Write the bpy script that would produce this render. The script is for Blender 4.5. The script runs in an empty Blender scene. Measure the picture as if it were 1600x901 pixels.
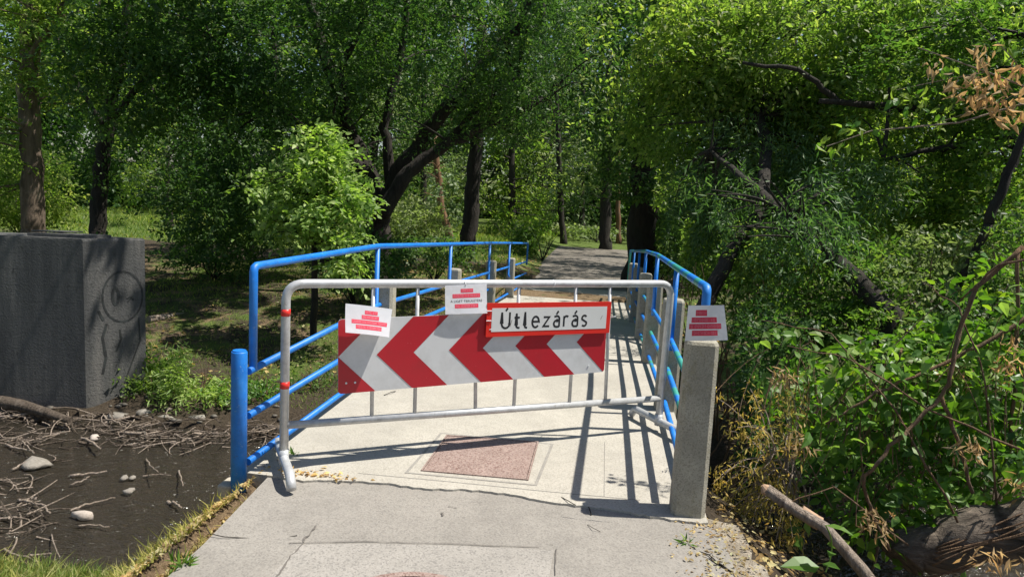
import bpy, math, random
import numpy as np
from mathutils import Vector, Matrix
S = bpy.context.scene
COL = S.collection
rng = np.random.default_rng(11)
random.seed(5)

# ------------------------------------------------------------------ camera
FPX = 1130.0; EYE = 1.6
PITCH = math.radians(7.488); YAW = math.radians(7.105); ROLL = math.radians(3.148)
cam = bpy.data.cameras.new('camera'); co = bpy.data.objects.new('camera', cam); COL.objects.link(co)
cam.sensor_width = 36.0; cam.lens = 36.0 * FPX / 1600.0; cam.clip_start = 0.05; cam.clip_end = 2000
co.matrix_world = (Matrix.Translation((0, 0, EYE)) @ Matrix.Rotation(YAW, 4, 'Z') @ Matrix.Rotation(math.pi/2 - PITCH, 4, 'X')
                   @ Matrix.Rotation(ROLL, 4, 'Z'))
S.camera = co

def at(px, py, Y=None, z=None, X=None):
    """world point seen at a photograph pixel, at a real depth Y (or height z, or plane X)"""
    u = px - 800.0; v = -(py - 450.5)
    c, s = math.cos(ROLL), math.sin(ROLL)
    u, v = u*c - v*s, u*s + v*c
    c, s = math.cos(PITCH), math.sin(PITCH)
    x, y, zz = u, FPX*c + v*s, -FPX*s + v*c
    c, s = math.cos(YAW), math.sin(YAW)
    x, y = x*c - y*s, x*s + y*c
    if Y is not None: t = Y / y
    elif X is not None: t = X / x
    else: t = (z - EYE) / zz
    return np.array([x*t, y*t, EYE + zz*t])

# ------------------------------------------------------------------ world, sun, exposure
SUNK = np.array([-.515, -.085])                # shadow offset per metre of height
sun_to = Vector((.515, .085, 1.0)).normalized()
W = bpy.data.worlds.new('World'); S.world = W; W.use_nodes = True
nt = W.node_tree; nt.nodes.clear()
sky = nt.nodes.new('ShaderNodeTexSky'); sky.sky_type = 'NISHITA'; sky.sun_disc = False
sky.sun_elevation = math.asin(sun_to.z); sky.sun_rotation = math.atan2(sun_to.x, sun_to.y)
bg = nt.nodes.new('ShaderNodeBackground'); bg.inputs[1].default_value = 0.07
wo = nt.nodes.new('ShaderNodeOutputWorld')
nt.links.new(sky.outputs[0], bg.inputs[0]); nt.links.new(bg.outputs[0], wo.inputs[0])
sl = bpy.data.lights.new('sun', 'SUN'); sl.energy = 5.0; sl.angle = math.radians(.53); sl.color = (1, .95, .86)
so = bpy.data.objects.new('sun', sl); COL.objects.link(so)
so.rotation_euler = sun_to.to_track_quat('Z', 'Y').to_euler(); so.location = (20, 5, 40)
S.view_settings.view_transform = 'Standard'; S.view_settings.look = 'None'
S.view_settings.exposure = 0.52; S.view_settings.gamma = 1.0
S.view_settings.use_curve_mapping = False
try:
    S.cycles.max_bounces = 6; S.cycles.transparent_max_bounces = 8
    S.cycles.diffuse_bounces = 3; S.cycles.transmission_bounces = 4
except Exception: pass

# ------------------------------------------------------------------ materials
def M(name):
    m = bpy.data.materials.new(name); m.use_nodes = True
    t = m.node_tree; t.nodes.clear()
    return m, t, t.nodes, t.links
def node(t, ty, **kw):
    n = t.nodes.new(ty)
    for k, v in kw.items():
        if k.startswith('i_'):
            key = k[2:]; key = int(key) if key.isdigit() else key.replace('_', ' ')
            n.inputs[key].default_value = v
        else: setattr(n, k, v)
    return n
def ramp(t, fac, stops, interp='LINEAR'):
    r = t.nodes.new('ShaderNodeValToRGB'); e = r.color_ramp.elements
    r.color_ramp.interpolation = interp
    while len(e) > 1: e.remove(e[-1])
    e[0].position = stops[0][0]; e[0].color = (*stops[0][1], 1)
    for p, c in stops[1:]:
        x = e.new(p); x.color = (*c, 1)
    t.links.new(fac, r.inputs[0]); return r.outputs[0]
def noise(t, scale, detail=4, rough=.6, coord=None, dist=0):
    n = node(t, 'ShaderNodeTexNoise'); n.inputs['Scale'].default_value = scale
    n.inputs['Detail'].default_value = detail; n.inputs['Roughness'].default_value = rough
    n.inputs['Distortion'].default_value = dist
    if coord is not None: t.links.new(coord, n.inputs['Vector'])
    return n.outputs[0]
def mixc(t, fac, a, b, mode='MIX'):
    m = node(t, 'ShaderNodeMix', data_type='RGBA', blend_type=mode)
    for k, v in ((0, fac), (6, a), (7, b)):
        if isinstance(v, bpy.types.NodeSocket): t.links.new(v, m.inputs[k])
        else: m.inputs[k].default_value = v if k == 0 else (*v, 1)
    return m.outputs[2]
def mth(t, op, a, b=None):
    m = node(t, 'ShaderNodeMath', operation=op)
    for k, v in ((0, a), (1, b)):
        if v is None: continue
        if isinstance(v, bpy.types.NodeSocket): t.links.new(v, m.inputs[k])
        else: m.inputs[k].default_value = v
    return m.outputs[0]
def pos(t, obj=False):
    if obj: return node(t, 'ShaderNodeTexCoord').outputs['Object']
    return node(t, 'ShaderNodeNewGeometry').outputs['Position']
def stretch(t, v, sc):
    m = node(t, 'ShaderNodeMapping'); m.inputs['Scale'].default_value = sc
    t.links.new(v, m.inputs[0]); return m.outputs[0]
def finish(m, t, col, rough=.7, bump=None, bs=.3, bd=.01, metal=0, spec=.5):
    b = node(t, 'ShaderNodeBsdfPrincipled'); o = node(t, 'ShaderNodeOutputMaterial')
    if isinstance(col, bpy.types.NodeSocket): t.links.new(col, b.inputs['Base Color'])
    else: b.inputs['Base Color'].default_value = (*col, 1)
    if isinstance(rough, bpy.types.NodeSocket): t.links.new(rough, b.inputs['Roughness'])
    else: b.inputs['Roughness'].default_value = rough
    b.inputs['Metallic'].default_value = metal; b.inputs['Specular IOR Level'].default_value = spec
    if bump is not None:
        bp = node(t, 'ShaderNodeBump'); bp.inputs['Strength'].default_value = bs; bp.inputs['Distance'].default_value = bd
        t.links.new(bump, bp.inputs['Height']); t.links.new(bp.outputs[0], b.inputs['Normal'])
    t.links.new(b.outputs[0], o.inputs[0]); return m

def mottled(name, c1, c2, sc=3, fine=60, rough=.85, bs=.4, bd=.004, speck=None, str_=None, c3=None, stain=0):
    m, t, n, l = M(name); p = pos(t)
    if str_: p = stretch(t, p, str_)
    a = noise(t, sc, 6, .65, p); col = ramp(t, a, [(.32, c1), (.68, c2)])
    f = noise(t, fine, 3, .7, p)
    col = mixc(t, ramp(t, f, [(.35, (0, 0, 0)), (.65, (1, 1, 1))]), mixc(t, .35, col, (c1[0]*.5, c1[1]*.5, c1[2]*.5)), col)
    if c3 is not None:
        g = noise(t, sc*2.3, 5, .7, p, .5)
        col = mixc(t, ramp(t, g, [(.55, (0, 0, 0)), (.7, (1, 1, 1))]), col, c3)
    if stain:
        g = noise(t, .9, 5, .65, p, .8); g2 = noise(t, 5.5, 5, .7, p, .4)
        k = mth(t, 'ADD', mth(t, 'MULTIPLY', g, .6), mth(t, 'MULTIPLY', g2, .4))
        col = mixc(t, mth(t, 'MULTIPLY', ramp(t, k, [(.36, (1, 1, 1)), (.56, (0, 0, 0))]), stain), col, tuple(c*.62 for c in c1))
        sp = noise(t, 17, 4, .6, p, 0)
        col = mixc(t, mth(t, 'MULTIPLY', mth(t, 'GREATER_THAN', sp, .70), stain), col, tuple(c*.5 for c in c1))
    if speck:
        v = node(t, 'ShaderNodeTexVoronoi'); v.inputs['Scale'].default_value = speck[0]; t.links.new(p, v.inputs['Vector'])
        rr = node(t, 'ShaderNodeSeparateColor'); t.links.new(v.outputs['Color'], rr.inputs[0])
        col = mixc(t, mth(t, 'MULTIPLY', ramp(t, rr.outputs[0], [(0, (0, 0, 0)), (1, (1, 1, 1))]), speck[1]), col, speck[2])
        col = mixc(t, mth(t, 'MULTIPLY', mth(t, 'GREATER_THAN', rr.outputs[1], .8), speck[3]), col, speck[4])
    return finish(m, t, col, rough, f, bs, bd)

MAT = {}
MAT['deck'] = mottled('deck_concrete', (.385, .36, .31), (.50, .47, .405), 1.3, 75, .9, .5, .003,
                      (150, .22, (.6, .56, .48), .5, (.25, .23, .19)), stain=.5)
MAT['asphalt'] = mottled('worn_asphalt', (.245, .225, .198), (.325, .30, .265), 1.1, 130, .92, .5, .005,
                         (130, .25, (.42, .40, .36), .36, (.14, .13, .12)), stain=.6)
MAT['patch'] = mottled('pale_patch', (.30, .28, .25), (.37, .345, .31), 2.5, 130, .92, .6, .005,
                       (120, .28, (.48, .45, .41), .5, (.16, .15, .14)), stain=.45)
MAT['pathfar'] = mottled('park_path', (.12, .105, .085), (.20, .18, .155), .8, 60, .9, .5, .006, (60, .3, (.3, .27, .22), .5, (.07, .05, .035)))
MAT['post'] = mottled('old_concrete', (.28, .265, .21), (.44, .415, .335), 6, 120, .92, .6, .006,
                      (180, .2, (.5, .47, .4), .5, (.17, .15, .11)), c3=(.235, .215, .13))
MAT['shoulder'] = mottled('crumbling_edge', (.20, .165, .12), (.46, .41, .33), 9, 50, .95, 1.0, .02, c3=(.15, .115, .08))
MAT['kerb'] = mottled('kerb_concrete', (.40, .36, .29), (.52, .47, .38), 4, 100, .92, .5, .006, c3=(.32, .27, .2))
def block_mat():
    m, t, n, l = M('stained_concrete'); p = pos(t)
    v = noise(t, 1.5, 6, .7, stretch(t, p, (3.2, 3.2, .35)))
    w = noise(t, 1.2, 5, .6, p)
    col = ramp(t, v, [(.3, (.04, .042, .042)), (.5, (.09, .09, .087)), (.7, (.18, .17, .155))])
    col = mixc(t, ramp(t, w, [(.35, (0, 0, 0)), (.7, (1, 1, 1))]), mixc(t, .5, col, (.08, .08, .08)), col)
    z = node(t, 'ShaderNodeSeparateXYZ'); t.links.new(p, z.inputs[0])
    # board marks of the formwork
    bo = mth(t, 'FRACT', mth(t, 'MULTIPLY', z.outputs[2], 5.2))
    col = mixc(t, mth(t, 'MULTIPLY', mth(t, 'LESS_THAN', bo, .05), .45), col, (.05, .05, .05))
    f = noise(t, 40, 4, .7, p)
    col = mixc(t, mth(t, 'MULTIPLY', mth(t, 'GREATER_THAN', noise(t, 14, 5, .8, stretch(t, p, (1, 1, .5))), .62), .7), col, (.04, .04, .038))
    return finish(m, t, col, .9, f, .7, .015)
MAT['block'] = block_mat()
def blue_mat(name='blue_paint', green=.0, lo=.60):
    m, t, n, l = M(name); p = pos(t)
    a = noise(t, 9, 5, .7, p)
    col = ramp(t, a, [(.3, (.004, .13, .50)), (.7, (.008, .22, .78))])
    sc = noise(t, 45, 5, .8, p)
    col = mixc(t, mth(t, 'MULTIPLY', mth(t, 'GREATER_THAN', sc, .63), .6), col, (.30, .42, .52))
    fd = noise(t, 2.2, 4, .6, p, .5); col = mixc(t, mth(t, 'MULTIPLY', ramp(t, fd, [(.45, (0, 0, 0)), (.7, (1, 1, 1))]), .35), col, (.05, .22, .42))
    col = mixc(t, mth(t, 'MULTIPLY', mth(t, 'GREATER_THAN', noise(t, 26, 5, .8, p), .66), .75), col, (.10, .05, .025))
    if green:
        g = noise(t, 3.3, 3, .5, p)
        col = mixc(t, mth(t, 'MULTIPLY', ramp(t, g, [(lo-.06, (0, 0, 0)), (lo, (1, 1, 1))]), green), col, (.045, .32, .21))
    return finish(m, t, col, .46, sc, .3, .003)
MAT['blue'] = blue_mat()
MAT['bluegreen'] = blue_mat('blue_paint_over_green', .9, .56)
def galv():
    m, t, n, l = M('galvanised_steel'); p = pos(t)
    v = node(t, 'ShaderNodeTexVoronoi'); v.inputs['Scale'].default_value = 70; t.links.new(p, v.inputs['Vector'])
    s = node(t, 'ShaderNodeSeparateColor'); t.links.new(v.outputs['Color'], s.inputs[0])
    a = noise(t, 14, 6, .7, p)
    col = ramp(t, a, [(.3, (.38, .38, .38)), (.65, (.58, .59, .60))])
    col = mixc(t, mth(t, 'MULTIPLY', s.outputs[0], .25), col, (.68, .69, .70))
    col = mixc(t, mth(t, 'MULTIPLY', mth(t, 'GREATER_THAN', noise(t, 22, 5, .8, p), .66), .6), col, (.25, .21, .17))
    return finish(m, t, col, ramp(t, a, [(.3, (.5, .5, .5)), (.7, (.36, .36, .36))]), a, .1, .002, .3)
MAT['galv'] = galv()
def flat_paint(name, c, rough=.4, dirt=(.2, .18, .15), d=.35, sc=8, scratch=None):
    m, t, n, l = M(name); p = pos(t)
    a = noise(t, sc, 6, .75, p)
    col = mixc(t, mth(t, 'MULTIPLY', ramp(t, a, [(.45, (0, 0, 0)), (.8, (1, 1, 1))]), d), c, dirt)
    if scratch:
        s = noise(t, 26, 6, .85, stretch(t, p, (1, 1, 2.6)), 2.5)
        col = mixc(t, mth(t, 'MULTIPLY', mth(t, 'GREATER_THAN', s, .665), .65), col, scratch)
    return finish(m, t, col, rough, a, .05, .002)
MAT['signred'] = flat_paint('sign_red', (.44, .014, .026), .35, (.25, .03, .03), .4, 8, (.66, .40, .38))
MAT['signwhite'] = flat_paint('sign_white', (.62, .63, .64), .4, (.3, .3, .28), .4, 8, (.32, .31, .29))
MAT['framered'] = flat_paint('frame_red', (.70, .03, .02), .3, (.4, .02, .02), .3)
MAT['platewhite'] = flat_paint('plate_white', (.66, .67, .66), .35, (.45, .44, .4), .2)
MAT['black'] = flat_paint('black_ink', (.015, .016, .018), .5, (.03, .03, .03), .3)
MAT['tape'] = flat_paint('red_tape', (.72, .03, .02), .4, (.3, .03, .03), .4)
MAT['cable'] = flat_paint('cable_tie', (.7, .72, .74), .4)
def paper():
    m, t, n, l = M('printed_paper'); p = pos(t)
    a = noise(t, 25, 3, .5, p)
    b = node(t, 'ShaderNodeBsdfPrincipled', i_Roughness=.85); b.inputs['Base Color'].default_value = (.80, .81, .86, 1)
    tr = node(t, 'ShaderNodeBsdfTranslucent'); tr.inputs[0].default_value = (.8, .8, .82, 1)
    mx = node(t, 'ShaderNodeMixShader'); mx.inputs[0].default_value = .45
    bp = node(t, 'ShaderNodeBump', i_Strength=.25, i_Distance=.01); l.new(a, bp.inputs['Height']); l.new(bp.outputs[0], b.inputs['Normal'])
    o = node(t, 'ShaderNodeOutputMaterial'); l.new(b.outputs[0], mx.inputs[1]); l.new(tr.outputs[0], mx.inputs[2]); l.new(mx.outputs[0], o.inputs[0])
    return m
MAT['paper'] = paper()
MAT['inkred'] = flat_paint('red_print', (.62, .03, .07), .8, (.5, .05, .08), .3, 60)
MAT['inkpale'] = flat_paint('faded_letter_print', (.70, .20, .25), .8, (.6, .2, .25), .3, 60)
MAT['rust'] = mottled('rusty_plate', (.235, .165, .14), (.34, .255, .22), 9, 60, .85, 1.0, .008,
                      (120, .5, (.42, .31, .27), .6, (.14, .07, .055)))
MAT['mortar'] = mottled('dark_mortar', (.26, .245, .22), (.34, .32, .285), 8, 90, .95, .5, .004)
MAT['cracktar'] = mottled('dark_crack', (.10, .09, .08), (.2, .18, .16), 20, 90, .95, .3, .002)  # dark brown-grey of the crack and seam strips
def bark(name, c1, c2, c3, sc=5, st=(2.5, 2.5, .5)):
    m, t, n, l = M(name); p = pos(t)
    v = noise(t, sc, 6, .7, stretch(t, p, st), .6)
    w = noise(t, sc*.6, 4, .6, p)
    col = ramp(t, v, [(.33, c1), (.62, c2)])
    col = mixc(t, ramp(t, w, [(.52, (0, 0, 0)), (.66, (1, 1, 1))]), col, c3)
    return finish(m, t, col, .92, v, 1.0, .05)
MAT['bark'] = bark('dark_bark', (.010, .008, .006), (.038, .030, .023), (.026, .025, .017))
MAT['platane'] = bark('peeling_bark', (.07, .05, .035), (.20, .15, .11), (.30, .24, .18), 3)
MAT['brownbark'] = bark('orange_brown_bark', (.09, .045, .022), (.24, .13, .065), (.14, .09, .06))
MAT['log'] = bark('weathered_log_bark', (.05, .038, .028), (.25, .20, .155), (.14, .12, .095), 9, (.35, 3.2, 3.2))
MAT['stem'] = bark('brown_stem', (.12, .068, .035), (.26, .16, .09), (.17, .12, .08), 14)
MAT['cutwood'] = mottled('cut_wood', (.42, .27, .17), (.56, .39, .26), 12, 60, .85, .5, .004)
MAT['drift'] = bark('bleached_driftwood', (.20, .15, .11), (.50, .41, .33), (.38, .31, .26), 16)
MAT['driftdark'] = bark('wet_driftwood', (.045, .033, .024), (.15, .115, .085), (.20, .16, .125), 16)
MAT['stone'] = mottled('river_stone', (.20, .18, .15), (.36, .33, .29), 8, 60, .8, .7, .01)
MAT['pebble'] = mottled('wet_pebble', (.07, .06, .048), (.20, .18, .15), 8, 60, .6, .7, .01)
MAT['pale'] = mottled('pale_stone', (.42, .36, .31), (.58, .51, .45), 8, 60, .8, .5, .01)
MAT['graffiti'] = flat_paint('black_spray_paint', (.02, .021, .021), .8, (.07, .085, .082), .9, 9)

def leafmat(name, stops, trans=.42, tcol=(1.35, 1.6, .8), rough=.5, big=.35, spec=.35):
    m, t, n, l = M(name); g = node(t, 'ShaderNodeNewGeometry')
    col = ramp(t, g.outputs['Random Per Island'], stops)
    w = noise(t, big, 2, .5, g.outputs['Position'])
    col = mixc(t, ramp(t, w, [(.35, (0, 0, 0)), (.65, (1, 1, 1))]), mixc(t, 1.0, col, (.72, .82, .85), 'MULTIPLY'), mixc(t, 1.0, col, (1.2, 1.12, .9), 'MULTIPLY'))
    b = node(t, 'ShaderNodeBsdfPrincipled', i_Roughness=rough); b.inputs['Specular IOR Level'].default_value = spec
    l.new(col, b.inputs['Base Color'])
    tr = node(t, 'ShaderNodeBsdfTranslucent')
    l.new(mixc(t, 1.0, col, tuple(c*1.55 for c in tcol), 'MULTIPLY'), tr.inputs[0])
    mx = node(t, 'ShaderNodeMixShader'); mx.inputs[0].default_value = trans
    l.new(b.outputs[0], mx.inputs[1]); l.new(tr.outputs[0], mx.inputs[2])
    o = node(t, 'ShaderNodeOutputMaterial'); l.new(mx.outputs[0], o.inputs[0]); return m
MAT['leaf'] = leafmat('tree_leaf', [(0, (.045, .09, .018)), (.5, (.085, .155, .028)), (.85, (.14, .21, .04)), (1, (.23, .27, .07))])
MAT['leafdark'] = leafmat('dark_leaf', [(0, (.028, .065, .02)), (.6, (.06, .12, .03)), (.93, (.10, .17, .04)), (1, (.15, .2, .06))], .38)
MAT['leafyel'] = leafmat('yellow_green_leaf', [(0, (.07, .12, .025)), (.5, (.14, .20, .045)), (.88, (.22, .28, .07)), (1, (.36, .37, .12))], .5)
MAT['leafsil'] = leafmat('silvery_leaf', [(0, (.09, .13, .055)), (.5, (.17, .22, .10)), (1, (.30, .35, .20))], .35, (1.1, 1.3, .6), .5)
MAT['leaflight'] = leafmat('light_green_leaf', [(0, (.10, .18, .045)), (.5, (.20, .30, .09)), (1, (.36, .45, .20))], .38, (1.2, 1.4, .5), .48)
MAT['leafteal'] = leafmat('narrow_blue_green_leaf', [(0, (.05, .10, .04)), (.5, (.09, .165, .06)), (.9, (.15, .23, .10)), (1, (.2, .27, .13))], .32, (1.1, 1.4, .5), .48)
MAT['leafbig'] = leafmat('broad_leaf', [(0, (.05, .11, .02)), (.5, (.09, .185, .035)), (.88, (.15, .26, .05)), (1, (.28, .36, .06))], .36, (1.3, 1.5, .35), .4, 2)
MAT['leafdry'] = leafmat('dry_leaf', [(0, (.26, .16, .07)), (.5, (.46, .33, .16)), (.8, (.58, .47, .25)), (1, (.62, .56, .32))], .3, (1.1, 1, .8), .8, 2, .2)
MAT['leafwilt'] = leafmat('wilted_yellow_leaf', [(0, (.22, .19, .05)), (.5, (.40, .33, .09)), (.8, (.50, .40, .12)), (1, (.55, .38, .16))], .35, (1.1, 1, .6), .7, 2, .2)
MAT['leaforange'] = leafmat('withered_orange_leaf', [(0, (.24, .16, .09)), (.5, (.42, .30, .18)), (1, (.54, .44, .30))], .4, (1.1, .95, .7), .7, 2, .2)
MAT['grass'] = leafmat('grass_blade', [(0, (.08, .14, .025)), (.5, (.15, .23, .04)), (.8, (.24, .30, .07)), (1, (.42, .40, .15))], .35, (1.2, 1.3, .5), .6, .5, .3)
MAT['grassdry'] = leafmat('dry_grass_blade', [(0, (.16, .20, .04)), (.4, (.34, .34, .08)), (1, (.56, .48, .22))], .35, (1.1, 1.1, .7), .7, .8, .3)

def ground_mat():
    m, t, n, l = M('park_ground'); p = pos(t)
    at_ = node(t, 'ShaderNodeAttribute', attribute_name='cover'); c = node(t, 'ShaderNodeSeparateColor'); l.new(at_.outputs[0], c.inputs[0])
    f = noise(t, 30, 5, .75, p); a = noise(t, 1.7, 6, .7, p)
    soil = ramp(t, f, [(.3, (.025, .019, .013)), (.6, (.085, .065, .045)), (.75, (.19, .15, .105))])
    gr = ramp(t, f, [(.3, (.04, .065, .014)), (.55, (.11, .16, .035)), (.75, (.22, .24, .07))])
    lit = ramp(t, noise(t, 55, 5, .8, p), [(.3, (.08, .05, .028)), (.55, (.24, .17, .10)), (.75, (.40, .31, .2))])
    k = mth(t, 'ADD', c.outputs[0], mth(t, 'MULTIPLY', mth(t, 'SUBTRACT', a, .5), 1.6))
    col = mixc(t, ramp(t, k, [(.4, (0, 0, 0)), (.6, (1, 1, 1))]), soil, gr)
    k2 = mth(t, 'ADD', c.outputs[1], mth(t, 'MULTIPLY', mth(t, 'SUBTRACT', noise(t, 2.6, 5, .7, p), .5), 1.5))
    col = mixc(t, ramp(t, k2, [(.42, (0, 0, 0)), (.58, (1, 1, 1))]), col, lit)
    return finish(m, t, col, .95, f, 1.0, .04, 0, .2)
MAT['ground'] = ground_mat()
def water_mat():
    m, t, n, l = M('stream_water'); p = pos(t)
    a = noise(t, 5, 3, .6, stretch(t, p, (1, 1.8, 1)), .6); b2 = noise(t, 22, 2, .5, stretch(t, p, (.8, 1.8, 1)), .4)
    h = mth(t, 'ADD', a, mth(t, 'MULTIPLY', b2, .25))
    bp = node(t, 'ShaderNodeBump', i_Strength=1.0, i_Distance=.12); l.new(h, bp.inputs['Height'])
    tr = node(t, 'ShaderNodeBsdfTransparent'); tr.inputs[0].default_value = (.40, .34, .26, 1)
    df = node(t, 'ShaderNodeBsdfDiffuse'); df.inputs[0].default_value = (.10, .086, .064, 1)
    m0 = node(t, 'ShaderNodeMixShader'); m0.inputs[0].default_value = .28; l.new(tr.outputs[0], m0.inputs[1]); l.new(df.outputs[0], m0.inputs[2])
    gl = node(t, 'ShaderNodeBsdfGlossy', i_Roughness=.09); l.new(bp.outputs[0], gl.inputs['Normal'])
    fr = node(t, 'ShaderNodeFresnel', i_IOR=1.5); l.new(bp.outputs[0], fr.inputs['Normal'])
    mx = node(t, 'ShaderNodeMixShader'); l.new(fr.outputs[0], mx.inputs[0]); l.new(m0.outputs[0], mx.inputs[1]); l.new(gl.outputs[0], mx.inputs[2])
    o = node(t, 'ShaderNodeOutputMaterial'); l.new(mx.outputs[0], o.inputs[0]); return m
MAT['water'] = water_mat()

# ------------------------------------------------------------------ object helpers
def link(name, me, mat=None, parent=None, smooth=False):
    o = bpy.data.objects.new(name, me); COL.objects.link(o)
    if mat is not None and not me.materials: me.materials.append(MAT[mat] if isinstance(mat, str) else mat)
    if parent is not None: o.parent = parent
    if smooth: me.polygons.foreach_set('use_smooth', [True]*len(me.polygons))
    return o
def tag(o, label=None, cat=None, group=None, kind=None):
    if label: o['label'] = label
    if cat: o['category'] = cat
    if group: o['group'] = group
    if kind: o['kind'] = kind
    return o
def empty(name, loc, label, cat, group=None):
    o = bpy.data.objects.new(name, None); COL.objects.link(o); o.location = [float(v) for v in loc]; o.empty_display_size = .2
    return tag(o, label, cat, group)
class MB:
    """collects shapes given in world coordinates; build() writes one mesh (relative to its parent)"""
    def __init__(s): s.v = []; s.f = []
    def add(s, v, f):
        n = len(s.v); s.v += [tuple(float(c) for c in p) for p in v]; s.f += [tuple(i+n for i in q) for q in f]; return s
    def box(s, a, b, taper=0, bev=0):
        x0, y0, z0 = a; x1, y1, z1 = b; t = taper
        if bev:
            e = bev; R = []
            def ring(z, i):
                return [(x0+i+e, y0+i, z), (x1-i-e, y0+i, z), (x1-i, y0+i+e, z), (x1-i, y1-i-e, z), (x1-i-e, y1-i, z), (x0+i+e, y1-i, z), (x0+i, y1-i-e, z), (x0+i, y0+i+e, z)]
            rs = [ring(z0, 0), ring(z1-e, t), ring(z1-e*.3, t+e*.3), ring(z1, t+e)]
            v = [p for r_ in rs for p in r_]; f = [tuple(range(7, -1, -1))]
            for k in range(3):
                for i in range(8): j = (i+1) % 8; f.append((k*8+i, k*8+j, k*8+8+j, k*8+8+i))
            f.append(tuple(range(24, 32))); return s.add(v, f)
        v = [(x0, y0, z0), (x1, y0, z0), (x1, y1, z0), (x0, y1, z0), (x0+t, y0+t, z1), (x1-t, y0+t, z1), (x1-t, y1-t, z1), (x0+t, y1-t, z1)]
        return s.add(v, [(3, 2, 1, 0), (4, 5, 6, 7), (0, 1, 5, 4), (1, 2, 6, 5), (2, 3, 7, 6), (3, 0, 4, 7)])
    def tube(s, P, R, n=12, caps=True, wob=0):
        P = [np.array(p, float) for p in P]
        if np.isscalar(R): R = [R]*len(P)
        base = len(s.v); ref = None; m = len(P)
        for i, p in enumerate(P):
            d = (P[min(i+1, m-1)] - P[max(i-1, 0)]); d /= np.linalg.norm(d) + 1e-9
            if ref is None:
                ref = np.array([0, 0, 1.]) if abs(d[2]) < .9 else np.array([1., 0, 0])
            u = ref - d*np.dot(ref, d); u /= np.linalg.norm(u) + 1e-9; ref = u; w = np.cross(d, u)
            for k in range(n):
                a = 2*math.pi*k/n; r = R[i]*(1+(wob*(random.random()-.5) if wob else 0))
                q = p + u*math.cos(a)*r + w*math.sin(a)*r; s.v.append(tuple(float(c) for c in q))
        for i in range(m-1):
            for k in range(n):
                j = (k+1) % n; s.f.append((base+i*n+k, base+i*n+j, base+(i+1)*n+j, base+(i+1)*n+k))
        if caps:
            s.f.append(tuple(base+k for k in range(n-1, -1, -1))); s.f.append(tuple(base+(m-1)*n+k for k in range(n)))
        return s
    def build(s, name, mat, parent=None, smooth=False):
        off = np.array(parent.location) if parent is not None and parent.type == 'EMPTY' else np.zeros(3)
        if parent is not None and parent.type != 'EMPTY' and parent.parent is not None: off = np.array(parent.parent.location)
        me = bpy.data.meshes.new(name)
        me.from_pydata([tuple(float(c) for c in (np.array(p)-off)) for p in s.v], [], s.f); me.update()
        o = link(name, me, mat, parent)
        if smooth:
            me.polygons.foreach_set('use_smooth', [len(p.vertices) <= 4 for p in me.polygons])
        return o
def arc(p0, p1, p2, n=6):
    """quadratic curve"""
    p0, p1, p2 = map(lambda q: np.array(q, float), (p0, p1, p2))
    return [(1-t)**2*p0 + 2*t*(1-t)*p1 + t*t*p2 for t in np.linspace(0, 1, n)]
def bent(pts, r=.08, n=5):
    """polyline with rounded corners"""
    P = [np.array(p, float) for p in pts]; out = [P[0]]
    for i in range(1, len(P)-1):
        a = P[i-1]-P[i]; b = P[i+1]-P[i]; la = np.linalg.norm(a); lb = np.linalg.norm(b)
        rr = min(r, la*.45, lb*.45)
        out += arc(P[i]+a/la*rr, P[i], P[i]+b/lb*rr, n)
    return out + [P[-1]]
def bulk(name, V, F, mat, parent=None, kind=None):
    """fast mesh from numpy: V (n,3) world, F (m,k)"""
    off = np.array(parent.location) if parent is not None and parent.type == 'EMPTY' else np.zeros(3)
    me = bpy.data.meshes.new(name); k = F.shape[1]
    me.vertices.add(len(V)); me.vertices.foreach_set('co', (V-off).astype(np.float32).ravel())
    me.loops.add(F.size); me.loops.foreach_set('vertex_index', F.astype(np.int32).ravel())
    me.polygons.add(len(F)); me.polygons.foreach_set('loop_start', (np.arange(len(F))*k).astype(np.int32))
    me.polygons.foreach_set('loop_total', np.full(len(F), k, np.int32)); me.update(calc_edges=True)
    o = link(name, me, mat, parent)
    if kind: o['kind'] = kind
    return o

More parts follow.
